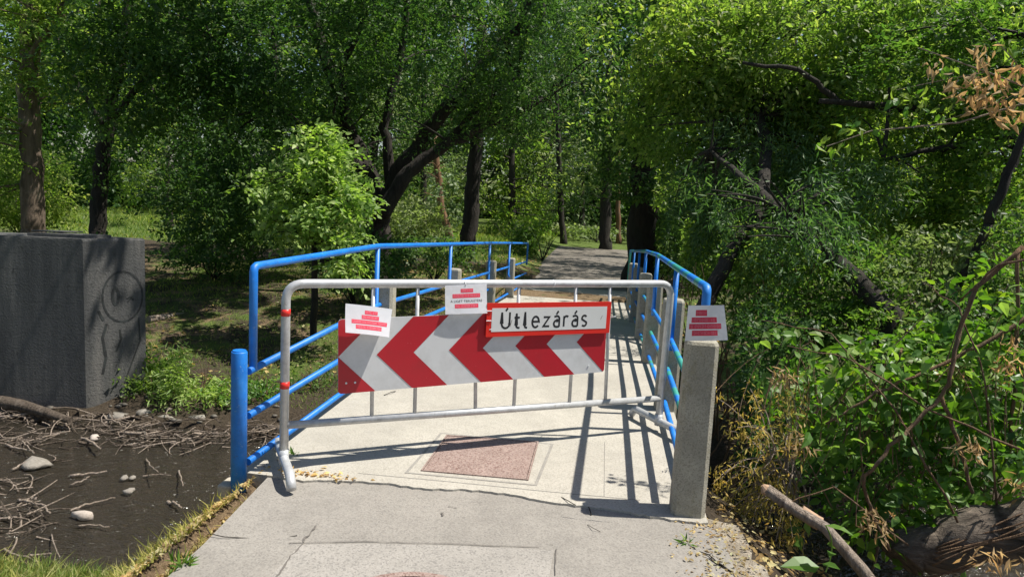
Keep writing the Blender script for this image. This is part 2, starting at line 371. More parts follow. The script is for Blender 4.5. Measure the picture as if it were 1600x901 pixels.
# ------------------------------------------------------------------ terrain
WATER = -1.36
def ss(t): t = np.clip(t, 0, 1); return t*t*(3-2*t)
def deckz(y): return float(-.055*max(0., min(y, 18.)-5.8))
_ph = rng.uniform(0, 6.28, (8, 2)); _k = rng.normal(0, 1, (8, 2))
def wob(x, y, s=1.0):
    r = 0
    for i in range(8): r = r + np.sin(x*_k[i, 0]*s*(1+.35*i) + y*_k[i, 1]*s*(1+.35*i) + _ph[i, 0])/(1+.5*i)
    return r/3
def H(x, y):
    x = np.asarray(x, float); y = np.asarray(y, float)
    bed = -1.50 + .06*wob(x, y, 1.6)
    # silt bars that carry the driftwood
    for bx, by, rx, ry, hh in ((-5.0, 7.45, 1.2, .28, .15), (-6.6, 6.7, .9, .3, .14), (-5.3, 5.0, .8, .3, .13), (-3.6, 7.75, .8, .2, .12), (-6.8, 5.4, .8, .5, .15)):
        bed = bed + hh*np.exp(-((x-bx)/rx)**2-((y-by)/ry)**2)
    far = -1.30 + .72*ss((y-7.95)/7.5) + .10*ss((y-7.9)/.35) + .05*wob(x, y, .8)*ss((y-8)/3)
    far = np.where(y > 7.7, far, -9) 
    shelf = -1.34 + (4.5 - y + .15*wob(x, y, 1.3))*.42
    shelf = np.where(y < 4.6, np.minimum(shelf, -.08), -9)
    bankL = np.where((x > -3.6) & (x < -1.0) & (y < 6.0), -(-1.78-x)*(.92+.08*wob(x, y, 3)), -9)
    bankL = np.where(x > -1.78, np.where(y < 4.1, -.10, -9), bankL) - .9*ss((y-3.7)/2.0)
    bankR = np.where((x > .62) & (y < 4.6), -.12-(x-.62)*.62, -9); bankR = np.maximum(bankR, np.where((x > .62) & (y < 4.6), -1.05, -9))
    h = np.maximum(bed, far); h = np.maximum(h, shelf*1.0)
    h = np.where(x <= .62, np.maximum(h, bankL), h)
    h = np.maximum(h, np.where((x > -1.78) & (x <= .62) & (y < 4.1), -.10, -9))
    hr = np.maximum(np.maximum(bed, far), bankR)
    hr = hr + .25*ss((x-1.5)/3)*ss((5-y)/2)
    h = np.where(x > .62, hr, h)
    # the far path and its shoulders
    onp = ss((2.6-np.abs(x+.5))/1.2)*ss((y-15.5)/2)
    h = h*(1-onp) + (-.69)*onp
    h = h + .35*ss((y-60)/80)
    return h
def axis(lo, a, b, hi, fine, grow=1.12):
    c = list(np.arange(a, b, fine)); st = fine; v = c[-1]
    while v < hi: st *= grow; v += st; c.append(v)
    st = fine; v = c[0]; pre = []
    while v > lo: st *= grow; v -= st; pre.append(v)
    return np.array(pre[::-1]+c)
gx = axis(-300, -8, 4, 300, .07); gy = axis(-60, 2, 13, 500, .07)
XX, YY = np.meshgrid(gx, gy); ZZ = H(XX, YY)
V = np.stack([XX, YY, ZZ], -1).reshape(-1, 3); nx, ny = len(gx), len(gy)
idx = np.arange(nx*ny).reshape(ny, nx)
F = np.stack([idx[:-1, :-1], idx[:-1, 1:], idx[1:, 1:], idx[1:, :-1]], -1).reshape(-1, 4)
g = bulk('ground', V, F, 'ground'); tag(g, 'dark earth and grass of the park and stream banks', kind='structure')
g.data.polygons.foreach_set('use_smooth', [True]*len(g.data.polygons))
cov = np.zeros((nx*ny, 4), np.float32); cov[:, 3] = 1
x_, y_, z_ = V[:, 0], V[:, 1], V[:, 2]
cov[:, 0] = .1 + .75*ss((y_-18)/6) + .38*ss((y_-8)/2)*(y_ < 18) + .6*(y_ < 4.4)*(x_ < -2.6)
cov[:, 1] = .15 + .5*((x_ > -3.3) & (x_ < -1.6) & (y_ < 6)) + .28*ss((y_-9)/2)*(y_ < 19) + .25*((x_ > -3.5) & (y_ > 14) & (y_ < 26)) - .4*(x_ > .8)*(y_ > 4.5)
ca = g.data.color_attributes.new('cover', 'FLOAT_COLOR', 'POINT'); ca.data.foreach_set('color', cov.ravel())
# water sheet
wx = np.linspace(-40, 30, 71); wy = np.linspace(4.0, 9.2, 14); XX, YY = np.meshgrid(wx, wy)
V = np.stack([XX, YY, np.full_like(XX, WATER)], -1).reshape(-1, 3); idx = np.arange(len(V)).reshape(14, 71)
F = np.stack([idx[:-1, :-1], idx[:-1, 1:], idx[1:, 1:], idx[1:, :-1]], -1).reshape(-1, 4)
tag(bulk('stream_water', V, F, 'water'), 'shallow brown water of the stream under the footbridge', kind='structure')

# ------------------------------------------------------------------ approach path, deck, far path
def outline_slab(name, pts, top, bottom, mat, label=None, kind='structure', parent=None):
    mb = MB(); n = len(pts)
    tz = (lambda x, y: top) if not callable(top) else top
    v = [(x, y, tz(x, y)) for x, y in pts] + [(x, y, bottom) for x, y in pts]
    f = [tuple(range(n))] + [(i, n+i, n+(i+1) % n, (i+1) % n)[::-1] for i in range(n)]
    mb.add(v, [f[0]] + [q[::-1] for q in f[1:]])
    o = mb.build(name, mat, parent)
    if kind: tag(o, label, kind=kind)
    return o
_jx0 = [-1.74, -1.59, -1.35, -1.1, -.9, -.68, -.45, -.2, 0.0, .2, .28, .42, .62]
_jy0 = [3.60, 3.585, 3.62, 3.655, 3.66, 3.68, 3.68, 3.665, 3.64, 3.615, 3.60, 3.60, 3.60]
jx = [-1.74]+list(np.arange(-1.7, .6, .035))+[.62]; jy = [float(np.interp(a, _jx0, _jy0))+random.uniform(-.009, .009)+.012*math.sin(a*9) for a in jx]
ledge = [(-1.62+ -.02*math.sin(k*2.1) - .0*k, -6 + k*.52) for k in range(18)]
ledge = [(x - .16*max(0, (y-2.2))/1.4 + .014*math.sin(y*23), y) for x, y in ledge if y < 3.5]
redge = [(.70 + .02*math.sin(k*1.7) - .06*max(0, (-6+k*.5-3))/.7, -6+k*.5) for k in range(20)]
redge = [(x, y) for x, y in redge if y < 3.55]
pts = ledge + [(x, y+.012) for x, y in zip(jx, jy)] + redge[::-1]
outline_slab('approach_path', pts[::-1], -.012, -.35, 'asphalt', 'worn grey asphalt path leading onto the footbridge')
# pale repair patch and dark seam strips laid in the asphalt
def sheet(name, pts, z, mat, label=None, kind='structure', parent=None):
    mb = MB(); mb.add([(x, y, z) for x, y in pts], [tuple(range(len(pts)))]); o = mb.build(name, mat, parent)
    if kind: tag(o, label, kind=kind)
    return o
q = [at(440, 905, z=0)[:2], at(868, 905, z=0)[:2], at(866, 856, z=0)[:2], at(700, 849, z=0)[:2], at(560, 846, z=0)[:2], at(468, 848, z=0)[:2]]
q[0] = np.array([q[5][0]-.02, 1.2]); q[1] = np.array([q[2][0]-.03, 1.2])
sheet('asphalt_patch', q, -.008, 'patch', 'paler rectangular repair patch in the asphalt path')
# bridge deck slab
mb = MB(); NS = 40; ys = np.linspace(0, 1, NS)
LX, RX = -1.90, .62
jl = list(zip(jx, jy)); jl[0] = (LX, 3.60); 
cols = [LX] + jx[1:-1] + [RX]; y0s = [3.60] + jy[1:-1] + [3.60]
rows = [0] + list(np.arange(.4, 14.6, .5))
V = []; 
for r_i, r in enumerate(rows):
    for c, y0 in zip(cols, y0s):
        yy = y0 if r_i == 0 else 3.70 + r
        V.append((c, yy, deckz(yy)))
nc = len(cols); F = []
for i in range(len(rows)-1):
    for j in range(nc-1): F.append((i*nc+j, i*nc+j+1, (i+1)*nc+j+1, (i+1)*nc+j))
nV = len(V); bot = [(x, y, z-.28) for x, y, z in V]
per = [i for i in range(nc)] + [i*nc+nc-1 for i in range(1, len(rows))] + [(len(rows)-1)*nc+j for j in range(nc-2, -1, -1)] + [i*nc for i in range(len(rows)-2, 0, -1)]
F2 = [tuple(nV+i for i in f[::-1]) for f in F]
for a, b in zip(per, per[1:]+per[:1]): F2.append((a, nV+a, nV+b, b))
mb.add(V + bot, F + F2); bd = mb.build('bridge_deck', 'deck'); tag(bd, 'pale concrete deck of the footbridge', kind='structure')
# thin seam strip between deck kerb strip and deck
mb = MB()
s0 = [at(560, 739, z=0), at(700, 752, z=0), at(860, 768, z=0), at(1000, 781, z=0)]
mb.tube([p*np.array([1, 1, 0])+np.array([0, 0, .0005]) for p in s0], .0025, 5)
s1 = [at(945, 690, z=0), at(944, 775, z=0)]
mb.tube([p*np.array([1, 1, 0])+np.array([0, 0, .0003]) for p in s1], .002, 5)
mb.build('deck_seam', 'mortar', bd)
# abutments and beams under the deck
mb = MB(); mb.box((-2.0, 3.62, -1.8), (.72, 4.05, -.285)); tag(mb.build('near_abutment', 'kerb'), 'near concrete abutment under the footbridge', kind='structure')
mb = MB(); mb.box((-1.9, 8.9, -1.8), (.62, 9.6, -.5)); tag(mb.build('bridge_pier', 'kerb'), 'concrete pier under the footbridge', kind='structure')
# far path
mb = MB(); pl = []; n = 30
for i in range(n):
    y = 18.1 + i*.52; w = ss((y-18)/10)
    pl.append(((-1.75 - .5*w + .05*math.sin(i*1.3), y), (.75+.35*w + .05*math.sin(i*1.7), y)))
v = []
for a, b in pl: v += [(*a, -.675), (*b, -.675)]
mb.add(v, [(2*i, 2*i+1, 2*i+3, 2*i+2) for i in range(n-1)]); tag(mb.build('park_path', 'pathfar'), 'grey park path running on from the far end of the bridge', kind='structure')

# cracks and seams in the asphalt
def crack(pxs, w, name='asphalt_crack'):
    P = []
    for i in range(len(pxs)-1):
        for t in np.linspace(0, 1, 7, endpoint=False): P.append(np.array(at(*(np.array(pxs[i])*(1-t)+np.array(pxs[i+1])*t), z=-.007))[:2]+rng.normal(size=2)*w*.5)
    L = []; R2 = []
    for i in range(len(P)):
        d = P[min(i+1, len(P)-1)]-P[max(i-1, 0)]; d /= np.linalg.norm(d); n_ = np.array([-d[1], d[0]])*w*rng.uniform(.2, .8); L.append(P[i]+n_); R2.append(P[i]-n_)
    n = len(P); mb = MB(); mb.add([(*p, -.0072) for p in L]+[(*p, -.0072) for p in R2], [(n+i, n+i+1, i+1, i) for i in range(n-1)])
    tag(mb.build(name, 'cracktar'), 'dark hairline crack in the path surface', kind='structure')
crack([(494, 820), (478, 840), (452, 872), (428, 905)], .008)
crack([(452, 847), (560, 845), (700, 848), (866, 855)], .004)
crack([(868, 856), (868, 905)], .004)
crack([(690, 800), (694, 806)], .012); crack([(700, 790), (716, 793)], .004)

# ------------------------------------------------------------------ manhole covers
me_ = empty('manhole_plate', (-.64, 4.2, 0), 'rusty rectangular steel access plate set in the concrete deck', 'manhole cover')
def quad_at(pxs, z): return [at(a, b, z=z)[:2] for a, b in pxs]
plate = quad_at([(662, 734), (822, 748), (838, 691), (700, 681)], .004)
def grow(pts, d):
    c = sum(pts)/len(pts); return [p + (p-c)/np.linalg.norm(p-c)*d for p in pts]
def slab(pts, z0, z1): 
    n = len(pts); v = [(*p, z0) for p in pts] + [(*p, z1) for p in pts]
    return v, [tuple(range(n, 2*n))] + [(i, (i+1) % n, n+(i+1) % n, n+i) for i in range(n)]
mb = MB(); mb.add(*slab(plate, -.01, .006)); mb.build('plate', 'rust', me_)
def ringstrip(inner, outer, z0, z1):
    n = len(inner); v = [(*p, z1) for p in inner]+[(*p, z1) for p in outer]+[(*p, z0) for p in inner]+[(*p, z0) for p in outer]; f = []
    for i in range(n):
        j = (i+1) % n; f += [(i, j, n+j, n+i)[::-1], (2*n+i, 2*n+j, j, i), (n+i, n+j, 3*n+j, 3*n+i)]
    return v, f
mb = MB(); mb.add(*ringstrip(grow(plate, .006), grow(plate, .02), 0, .009)); mb.build('frame', 'rust', me_)
o1 = quad_at([(636, 738), (836, 757), (862, 694), (690, 677)], 0); 
mb = MB(); mb.add(*ringstrip(grow(o1, -.006), grow(o1, .016), 0, .0025)); mb.build('cut_seam', 'mortar', me_)
mb = MB(); mb.add(*ringstrip(grow(plate, .021), grow(o1, -.007), 0, .0022)); mb.build('mortar_bed', 'deck', me_)
c = at(655, 925, z=0)[:2]; c = np.array([c[0], c[1]-.24+.07])
mh = empty('manhole_cover', (c[0], c[1], -.008), 'round rusty manhole cover with a raised diamond grid in the pale asphalt patch', 'manhole cover')
mb = MB(); k = 40
mb.add([(c[0]+.3*math.cos(a), c[1]+.3*math.sin(a), -.005) for a in np.linspace(0, 2*math.pi, k, endpoint=False)], [tuple(range(k))]); mb.build('disc', 'rust', mh)
mb = MB(); ri = [c+np.array([.29*math.cos(a), .29*math.sin(a)]) for a in np.linspace(0, 2*math.pi, k, endpoint=False)]
ro = [c+np.array([.325*math.cos(a), .325*math.sin(a)]) for a in np.linspace(0, 2*math.pi, k, endpoint=False)]
mb.add(*ringstrip(ri, ro, -.01, .001)); mb.build('frame', 'rust', mh)
mb = MB()
for s_ in (-1, 1):
    for q_ in np.arange(-.27, .28, .03):
        L = math.sqrt(max(.0001, .285**2-q_**2)); a = math.radians(s_*35)
        d = np.array([math.cos(a), math.sin(a)]); nn = np.array([-d[1], d[0]])
        p, q2 = c+nn*q_-d*L, c+nn*q_+d*L
        mb.tube([(*p, -.003), (*q2, -.003)], .004, 4)
mb.build('raised_grid', 'rust', mh)

# ------------------------------------------------------------------ railings and posts
XL, XR = -1.84, .54
def top_left(y): return float(np.interp(y, [3.62, 5.73, 8.57, 11.57, 14.04, 17.37], [1.14, 1.11, .95, .78, .63, .42]))
def top_right(y): return float(np.interp(y, [3.81, 5.2, 7.44, 9.5, 11.2, 15.3], [1.17, 1.13, 1.06, .95, .83, .54]))
rl = empty('blue_railing', (XL, 3.62, 0), 'blue painted tube railing along the left side of the bridge', 'railing')
R_ = .021
mb = MB(); pts = [(XL, 3.62, .58)] + [(XL, y, top_left(y)) for y in (3.62, 5.73, 8.57, 11.57, 14.04, 17.37)] + [(XL, 17.37, -.1)]
mb.tube(bent(pts, .03, 3), R_*1.05, 12); mb.build('top_rail', 'blue', rl, True)
for y in (5.73, 8.57, 11.57, 14.04):
    mb = MB(); z = top_left(y); mb.tube([(XL, y, z-.02), (XL, y, z-.62), (XL+.03, y-.02, z-.66)], R_*.95, 10); mb.build('upright', 'blue', rl, True)
for dz, za in ((0, .58), (1, .335), (2, .075)):
    mb = MB(); ys_ = [3.57, 5.75, 8.6, 11.6, 14.1, 17.37]
    zz = [za, za+.035*(dz == 0)] + [za+deckz(y)+(.035 if dz == 0 else 0) for y in ys_[2:]]
    mb.tube([(XL+.0, y, z) for y, z in zip(ys_, zz)], R_*.95, 10); mb.build('lower_rail', 'blue', rl, True)
rr = empty('blue_railing', (XR, 3.81, 0), 'blue painted tube railing with green patches along the right side of the bridge', 'railing')
mb = MB(); pts = [(XR, 3.81, .55)] + [(XR, y, top_right(y)) for y in (3.81, 7.44, 9.5, 11.2, 15.3)] + [(XR, 15.3, -.2)]
mb.tube(bent(pts, .03, 3), R_*1.1, 12); mb.build('top_rail', 'bluegreen', rr, True)
for y in (5.42, 7.44, 9.5, 11.2, 13.2):
    mb = MB(); z = top_right(y); mb.tube([(XR, y, z-.02), (XR, y, z-.62)], R_*.95, 10); mb.build('upright', 'blue', rr, True)
for dz, za in ((0, .58), (1, .335), (2, .075)):
    mb = MB(); ys_ = [3.8, 5.6, 7.6, 9.5, 11.4, 15.3]
    zz = [za+deckz(y) for y in ys_]
    mb.tube([(XR, y, z) for y, z in zip(ys_, zz)], R_*.95, 10); mb.build('lower_rail', 'bluegreen', rr, True)
# blue bollard
bo = empty('blue_bollard', (-1.86, 3.51, 0), 'thick blue steel bollard at the left end of the bridge railing', 'bollard')
mb = MB(); c = (-1.86, 3.51); mb.tube([(c[0], c[1], -.12), (c[0], c[1], .695), (c[0], c[1], .70)], [.041, .041, .039], 24)
mb.build('pipe', 'blue', bo, True)
mb = MB(); mb.tube([(c[0], c[1], .70), (c[0], c[1], .707)], [.036, .034], 24); mb.build('cap', 'blue', bo)
mb = MB(); mb.box((-1.965, 3.47, -.6), (-1.885, 3.60, -.03), 0, .01); tag(mb.build('abutment_corner', 'kerb'), 'pale concrete corner of the abutment below the blue bollard', kind='structure')
# concrete posts
def post(x0, x1, y, zt, label, d=.15, grp='concrete posts carrying the bridge railings'):
    zb = deckz(y)-.05
    mb = MB(); mb.box((x0, y-d/2, zb), (x1, y+d/2, zt), .006, .022)
    o = mb.build('concrete_post', 'post'); 
    # origin at its base
    c = Vector(((x0+x1)/2, y, zb)); o.data.transform(Matrix.Translation(-c)); o.location = c
    return tag(o, label, 'post', grp)
post(.437, .610, 3.71, .92, 'nearest concrete post on the right, a paper notice resting above it')
NW = ['second concrete post on the right, half hidden behind the barrier upright', 'third concrete post on the right, its inner face pale and rail ends on it',
      'fourth concrete post on the right side, in dappled shade', 'fifth concrete post on the right side', 'farthest concrete post on the right side of the bridge']
for i, y in enumerate((5.60, 7.66, 9.45, 11.4, 13.4)):
    post(.47, .64, y, .90+deckz(y)-.03, NW[i])
NL = ['nearest concrete post on the left, behind the left end of the chevron board', 'second concrete post on the left, its top showing above the barrier rail',
      'third concrete post on the left, just right of the notice taped to the barrier', 'farthest concrete post on the left side of the bridge']
for i, (y, zt) in enumerate(((5.90, .80), (8.74, .64), (11.66, .49), (14.17, .33))):
    post(-1.90, -1.73, y, zt, NL[i])

# ------------------------------------------------------------------ crowd barrier
BL = np.array([-1.684, 3.677]); BD = np.array([.848, .530]); BN = np.array([.530, -.848])
def bp_(s, z, out=0): p = BL + BD*s + BN*out; return np.array([p[0], p[1], z])
bar = empty('crowd_barrier', bp_(1.26, 0), 'galvanised steel crowd barrier standing across the end of the bridge', 'barrier')
mb = MB(); mb.tube(bent([bp_(0, .075), bp_(0, 1.052), bp_(2.545, 1.046), bp_(2.53, .075)], .10, 8), .0245, 16); mb.build('outer_frame', 'galv', bar, True)
mb = MB(); mb.tube([bp_(.0, .262), bp_(2.54, .238)], .0215, 14); mb.build('bottom_rail', 'galv', bar, True)
for sb, stp in ((.489, .475), (.747, .738), (1.137, 1.10), (1.399, 1.389), (1.801, 1.794), (2.077, 2.05)):
    mb = MB(); mb.tube([bp_(sb, .255), bp_(stp, 1.045)], .0115, 10); mb.build('bar', 'galv', bar, True)
for s_ in (0., 2.53):
    mb = MB(); mb.tube(bent([bp_(s_, .022, -.33), bp_(s_, .075, -.29), bp_(s_, .075, .26), bp_(s_, .018, .315)], .06, 5), .0255, 14); mb.build('foot', 'galv', bar, True)
    mb = MB(); mb.tube([bp_(s_, .075-.03, 0), bp_(s_, .125, 0)], .0275, 14); mb.build('weld_collar', 'galv', bar, True)
for z in (.895, .492):
    mb = MB(); mb.tube([bp_(-.0, z-.019), bp_(0, z+.019)], .0256, 16); mb.build('red_tape_band', 'tape', bar, True)
# sleeve joint and wire on the top rail
mb = MB(); mb.tube([bp_(1.62, 1.048), bp_(1.628, 1.048)], .0262, 14); mb.build('tape_ring', 'cable', bar, True)

# chevron board
ang = math.radians(1.1)
cb0 = np.array([.283, .432])     # bottom left in (s, z)
def cb(u, v, out): return bp_(cb0[0]+u*math.cos(ang)-v*math.sin(ang), cb0[1]+u*math.sin(ang)+v*math.cos(ang), out)
CW, CH = 1.742, .425
def rrect(w, h, r, n=4):
    P = []
    for cx_, cy_, a0 in ((w-r, r, -90), (w-r, h-r, 0), (r, h-r, 90), (r, r, 180)):
        for k in range(n+1):
            a = math.radians(a0+90*k/n); P.append((cx_+r*math.cos(a), cy_+r*math.sin(a)))
    return P
def clip(poly, a, b, c):    # keep a*x+b*y<=c
    out = []
    for i in range(len(poly)):
        p, q = poly[i-1], poly[i]; dp = a*p[0]+b*p[1]-c; dq = a*q[0]+b*q[1]-c
        if (dp <= 0) != (dq <= 0):
            t = dp/(dp-dq); out.append((p[0]+t*(q[0]-p[0]), p[1]+t*(q[1]-p[1])))
        if dq <= 0: out.append(q)
    return out
board = empty('chevron_board', cb(CW/2, 0, .04), 'red and white chevron board with arrows pointing left, fixed to the crowd barrier', 'road sign')
fr = rrect(CW, CH, .02)
mb = MB(); n = len(fr)
mb.add([cb(*p, .034) for p in fr]+[cb(*p, .040) for p in fr], [tuple(range(n, 2*n)), tuple(range(n-1, -1, -1))]+[(i, (i+1) % n, n+(i+1) % n, n+i) for i in range(n)])
mb.build('panel', 'signwhite', board)
W_ = .2175; half = CH/2
for k in range(-1, 9):
    # red chevron k: tip at x = k*2W + W ; the pattern x - |y-half| in [tip, tip+W]
    tip = W_*(2*k+1)
    for side in (0, 1):
        base = [(x, y) for x, y in fr]
        if side: 
            pl_ = clip(base, 0, -1, -half+.0008)       # upper half
            pl_ = clip(pl_, -1, 1, -tip+half)          # x-(y-half) >= tip
            pl_ = clip(pl_, 1, -1, tip+W_-half)
        else:
            pl_ = clip(base, 0, 1, half-.0008)
            pl_ = clip(pl_, -1, -1, -tip-half)
            pl_ = clip(pl_, 1, 1, tip+W_+half)
        if len(pl_) >= 3:
            ar = abs(sum(pl_[i-1][0]*pl_[i][1]-pl_[i][0]*pl_[i-1][1] for i in range(len(pl_))))/2
            if ar > 1e-4:
                m2 = MB(); nn = len(pl_); m2.add([cb(*p, .0415) for p in pl_], [tuple(range(nn))]); m2.build('red_stripe', 'signred', board)
for u in (.045, .095):
    m2 = MB(); m2.tube([cb(u, .06, .041), cb(u, .06, .0455)], .006, 10); m2.build('rivet', 'cable', board)
for u, v in ((1.15, .35), (1.62, .05), (.6, .37)):
    m2 = MB(); m2.tube([cb(u, v, .041), cb(u, v, .045)], .005, 10); m2.build('rivet', 'cable', board)

# text sign
sg = empty('text_sign', bp_(1.59, .73, .05), 'white sign with red border reading Útlezárás in black letters', 'sign')
def sgp(u, v, out):   # u along 0..SW, v up 0..SH
    a = math.radians(-.1); return bp_(1.156+u*math.cos(a)-v*math.sin(a), .732+u*math.sin(a)+v*math.cos(a), out)
SW, SH = .875, .207
def plate_part(P, fn, o0, o1, name, mat, par):
    n = len(P); m2 = MB()
    m2.add([fn(*p, o0) for p in P]+[fn(*p, o1) for p in P], [tuple(range(n, 2*n)), tuple(range(n-1, -1, -1))]+[(i, (i+1) % n, n+(i+1) % n, n+i) for i in range(n)])
    return m2.build(name, mat, par)
plate_part(rrect(SW, SH, .006), sgp, .052, .060, 'red_border', 'framered', sg)
inn = [(x+.033, y+.031) for x, y in rrect(SW-.064, SH-.062, .003)]
plate_part(inn, sgp, .0602, .0615, 'white_panel', 'platewhite', sg)
def ribbon(fn, pts, w, out, th=.0012):
    """flat monoline stroke with squared ends"""
    P = [np.array(p, float) for p in pts]; L = []; R = []
    for i in range(len(P)):
        d0 = P[i]-P[i-1] if i > 0 else P[1]-P[0]; d1 = P[i+1]-P[i] if i < len(P)-1 else P[-1]-P[-2]
        d0 = d0/(np.linalg.norm(d0)+1e-9); d1 = d1/(np.linalg.norm(d1)+1e-9); d = d0+d1; d /= np.linalg.norm(d)+1e-9
        k = 1/max(.5, abs(np.dot(d, d1))); n_ = np.array([-d[1], d[0]])*w/2*k
        L.append(P[i]+n_); R.append(P[i]-n_)
    n = len(P); v = [fn(*p, out) for p in L]+[fn(*p, out) for p in R]
    return v, [(n+i, n+i+1, i+1, i) for i in range(n-1)]
def el_(cx_, cy_, rx, ry, a0, a1, n=14): return [(cx_+rx*math.cos(math.radians(a)), cy_+ry*math.sin(math.radians(a))) for a in np.linspace(a0, a1, n)]
XH = .068; CAPH = .098; WS = .0125
def glyph(ch):
    if ch == 'Ú': return [[(0, CAPH), (0, .028)] + el_(.026, .028, .026, .028, 180, 360) + [(.052, .028), (.052, CAPH)], [(.024, CAPH+.008), (.036, CAPH+.026)]], .052
    if ch == 't': return [[(.010, CAPH-.008), (.010, .016)] + el_(.026, .016, .016, .016, 180, 270, 6) + [(.034, 0)], [(-.004, XH-.004), (.032, XH-.004)]], .034
    if ch == 'l': return [[(.004, CAPH), (.004, .014)] + el_(.016, .014, .012, .014, 180, 270, 6) + [(.022, 0)]], .022
    if ch == 'e': return [[(.002, .036), (.046, .036)] + el_(.024, .034, .023, .034, 3, 320, 20)], .047
    if ch == 'z': return [[(.002, XH-.005), (.042, XH-.005), (.002, .005), (.044, .005)]], .044
    if ch in 'áa':
        g_ = [el_(.014, .050, .022, .018, 150, 90, 6)[:0] + [(.004, XH-.004), (.022, XH)] + el_(.024, XH-.018, .017, .018, 90, 0, 8) + [(.041, 0)],
              [(.041, .040), (.020, .040)] + el_(.020, .020, .017, .020, 90, 270, 12) + [(.041, .001)]]
        if ch == 'á': g_.append([(.018, XH+.012), (.032, XH+.032)])
        return g_, .041
    if ch == 'r': return [[(.004, 0), (.004, XH)], [(.004, .044)] + el_(.022, .046, .018, .021, 175, 70, 8) + [(.034, XH-.006)]], .034
    if ch == 's': return [[(.036, XH-.008)] + el_(.021, XH-.018, .017, .018, 50, 200, 9) + el_(.021, .018, .017, .018, 20, -140, 10)], .040
u = .100
for ch, gap in zip('Útlezárás', (.036, .030, .032, .030, .029, .029, .028, .028, 0)):
    st, w = glyph(ch); m2 = MB()
    for k_, stroke in enumerate(st):
        v, f = ribbon(sgp, [(u+a, .052+b) for a, b in stroke], WS, .0620+.0002*k_); m2.add(v, f)
    m2.build('letter', 'black', sg); u += w+gap
for (a, b), (c_, d) in (((.158, .062), (.168, .104)), ((.80, .092), (.812, .118))):
    m2 = MB(); m2.add(*ribbon(sgp, [(a, b), (c_, d)], .004, .0624)); m2.build('scratch', 'mortar', sg)
for z_ in (.10, .16):
    m2 = MB(); m2.tube([sgp(-.002, z_, .061), sgp(.03, z_, .064)], .003, 6); m2.build('cable_tie', 'cable', sg)
for s_, z_ in ((1.185, .77), (2.06, .83), (.93, .855)):
    m2 = MB(); m2.tube(bent([bp_(s_-.02, z_, .045), bp_(s_, z_+.01, .066), bp_(s_+.03, z_+.004, .03)], .01, 3), .0025, 6)
    tag(m2.build('cable_tie', 'cable', None), {1.185: 'white cable tie at the left end of the Útlezárás sign', 2.06: 'white cable tie at the right end of the Útlezárás sign', .93: 'white cable tie on the chevron board just below the middle notice'}[s_], 'cable tie', 'cable ties on the barrier')

# ------------------------------------------------------------------ paper notices
def notice(corners, rows, label, curl, out_n, text_line=None):
    """corners TL,TR,BR,BL world points; rows = (u0,u1,v0,v1) in sheet fractions"""
    TL, TR, BR, BL_ = [np.array(c, float) for c in corners]
    N = np.cross(TR-TL, BL_-TL); N /= np.linalg.norm(N)
    if np.dot(N, np.array(out_n)) < 0: N = -N
    def P(u, v, o=0):
        p = TL*(1-u)*(1-v) + TR*u*(1-v) + BR*u*v + BL_*(1-u)*v
        return p + N*(curl[0]*math.sin(u*math.pi) + curl[1]*v*v + curl[2]*(u*v) + o)
    e = empty('paper_notice', (TL+TR+BR+BL_)/4, label, 'notice', 'paper notices on the barrier and railing')
    mb = MB(); n = 8; v = []; f = []
    for j in range(n+1):
        for i in range(n+1): v.append(P(i/n, j/n))
    for j in range(n):
        for i in range(n): f.append((j*(n+1)+i, j*(n+1)+i+1, (j+1)*(n+1)+i+1, (j+1)*(n+1)+i))
    mb.add(v, f).build('sheet', 'paper', e, True)
    mb = MB(); v = [P(i/n, -.0, -.0012) for i in range(n+1)] 
    for (u0, u1, v0, v1) in rows:
        m2 = MB(); v = []; f = []; k = 6
        for i in range(k+1): v += [P(u0+(u1-u0)*i/k, v0, .0009), P(u0+(u1-u0)*i/k, v1, .0009)]
        f = [(2*i, 2*i+1, 2*i+3, 2*i+2) for i in range(k)]
        m2.add(v, f).build('red_text_row', 'inkred', e)
        m2 = MB(); uu = u0+.02; 
        while uu < u1-.03:
            w = random.choice((.012, .018, .018, .024)); a0 = v0+(v1-v0)*.22; a1 = v0+(v1-v0)*.78; am = (a0+a1)/2
            ty = random.random(); tt = .006
            def rect(x0, x1, y0, y1): m2.add([P(x0, y0, .0015), P(x1, y0, .0015), P(x1, y1, .0015), P(x0, y1, .0015)], [(0, 1, 2, 3)])
            rect(uu, uu+tt, a0, a1)
            if ty > .3: rect(uu+tt, uu+w, a0, a0+(a1-a0)*.2)
            if ty > .55: rect(uu+tt, uu+w, a1-(a1-a0)*.2, a1)
            if ty < .45 or ty > .8: rect(uu+w, uu+w+tt, a0, a1)
            uu += w+.016
            if random.random() < .12: uu += .02
        m2.build('lettering', 'inkpale', e)
    if text_line:
        txt, u0, u1, v0, v1 = text_line
        cu = bpy.data.curves.new('t', 'FONT'); cu.body = txt; cu.size = 1; to = bpy.data.objects.new('t', cu); COL.objects.link(to)
        bpy.context.view_layer.update(); me = bpy.data.meshes.new_from_object(to.evaluated_get(bpy.context.evaluated_depsgraph_get()))
        bpy.data.objects.remove(to); bpy.data.curves.remove(cu)
        co_ = np.array([tuple(v.co) for v in me.vertices]); mn = co_.min(0); mx = co_.max(0)
        off = np.array(e.location)
        for v in me.vertices:
            a = (v.co.x-mn[0])/(mx[0]-mn[0]); b = (v.co.y-mn[1])/(mx[1]-mn[1])
            v.co = Vector([float(c) for c in (P(u0+(u1-u0)*a, v1+(v0-v1)*b, .0012)-off)])
        me.name = 'black_text_row'; link('black_text_row', me, 'black', e)
    return e
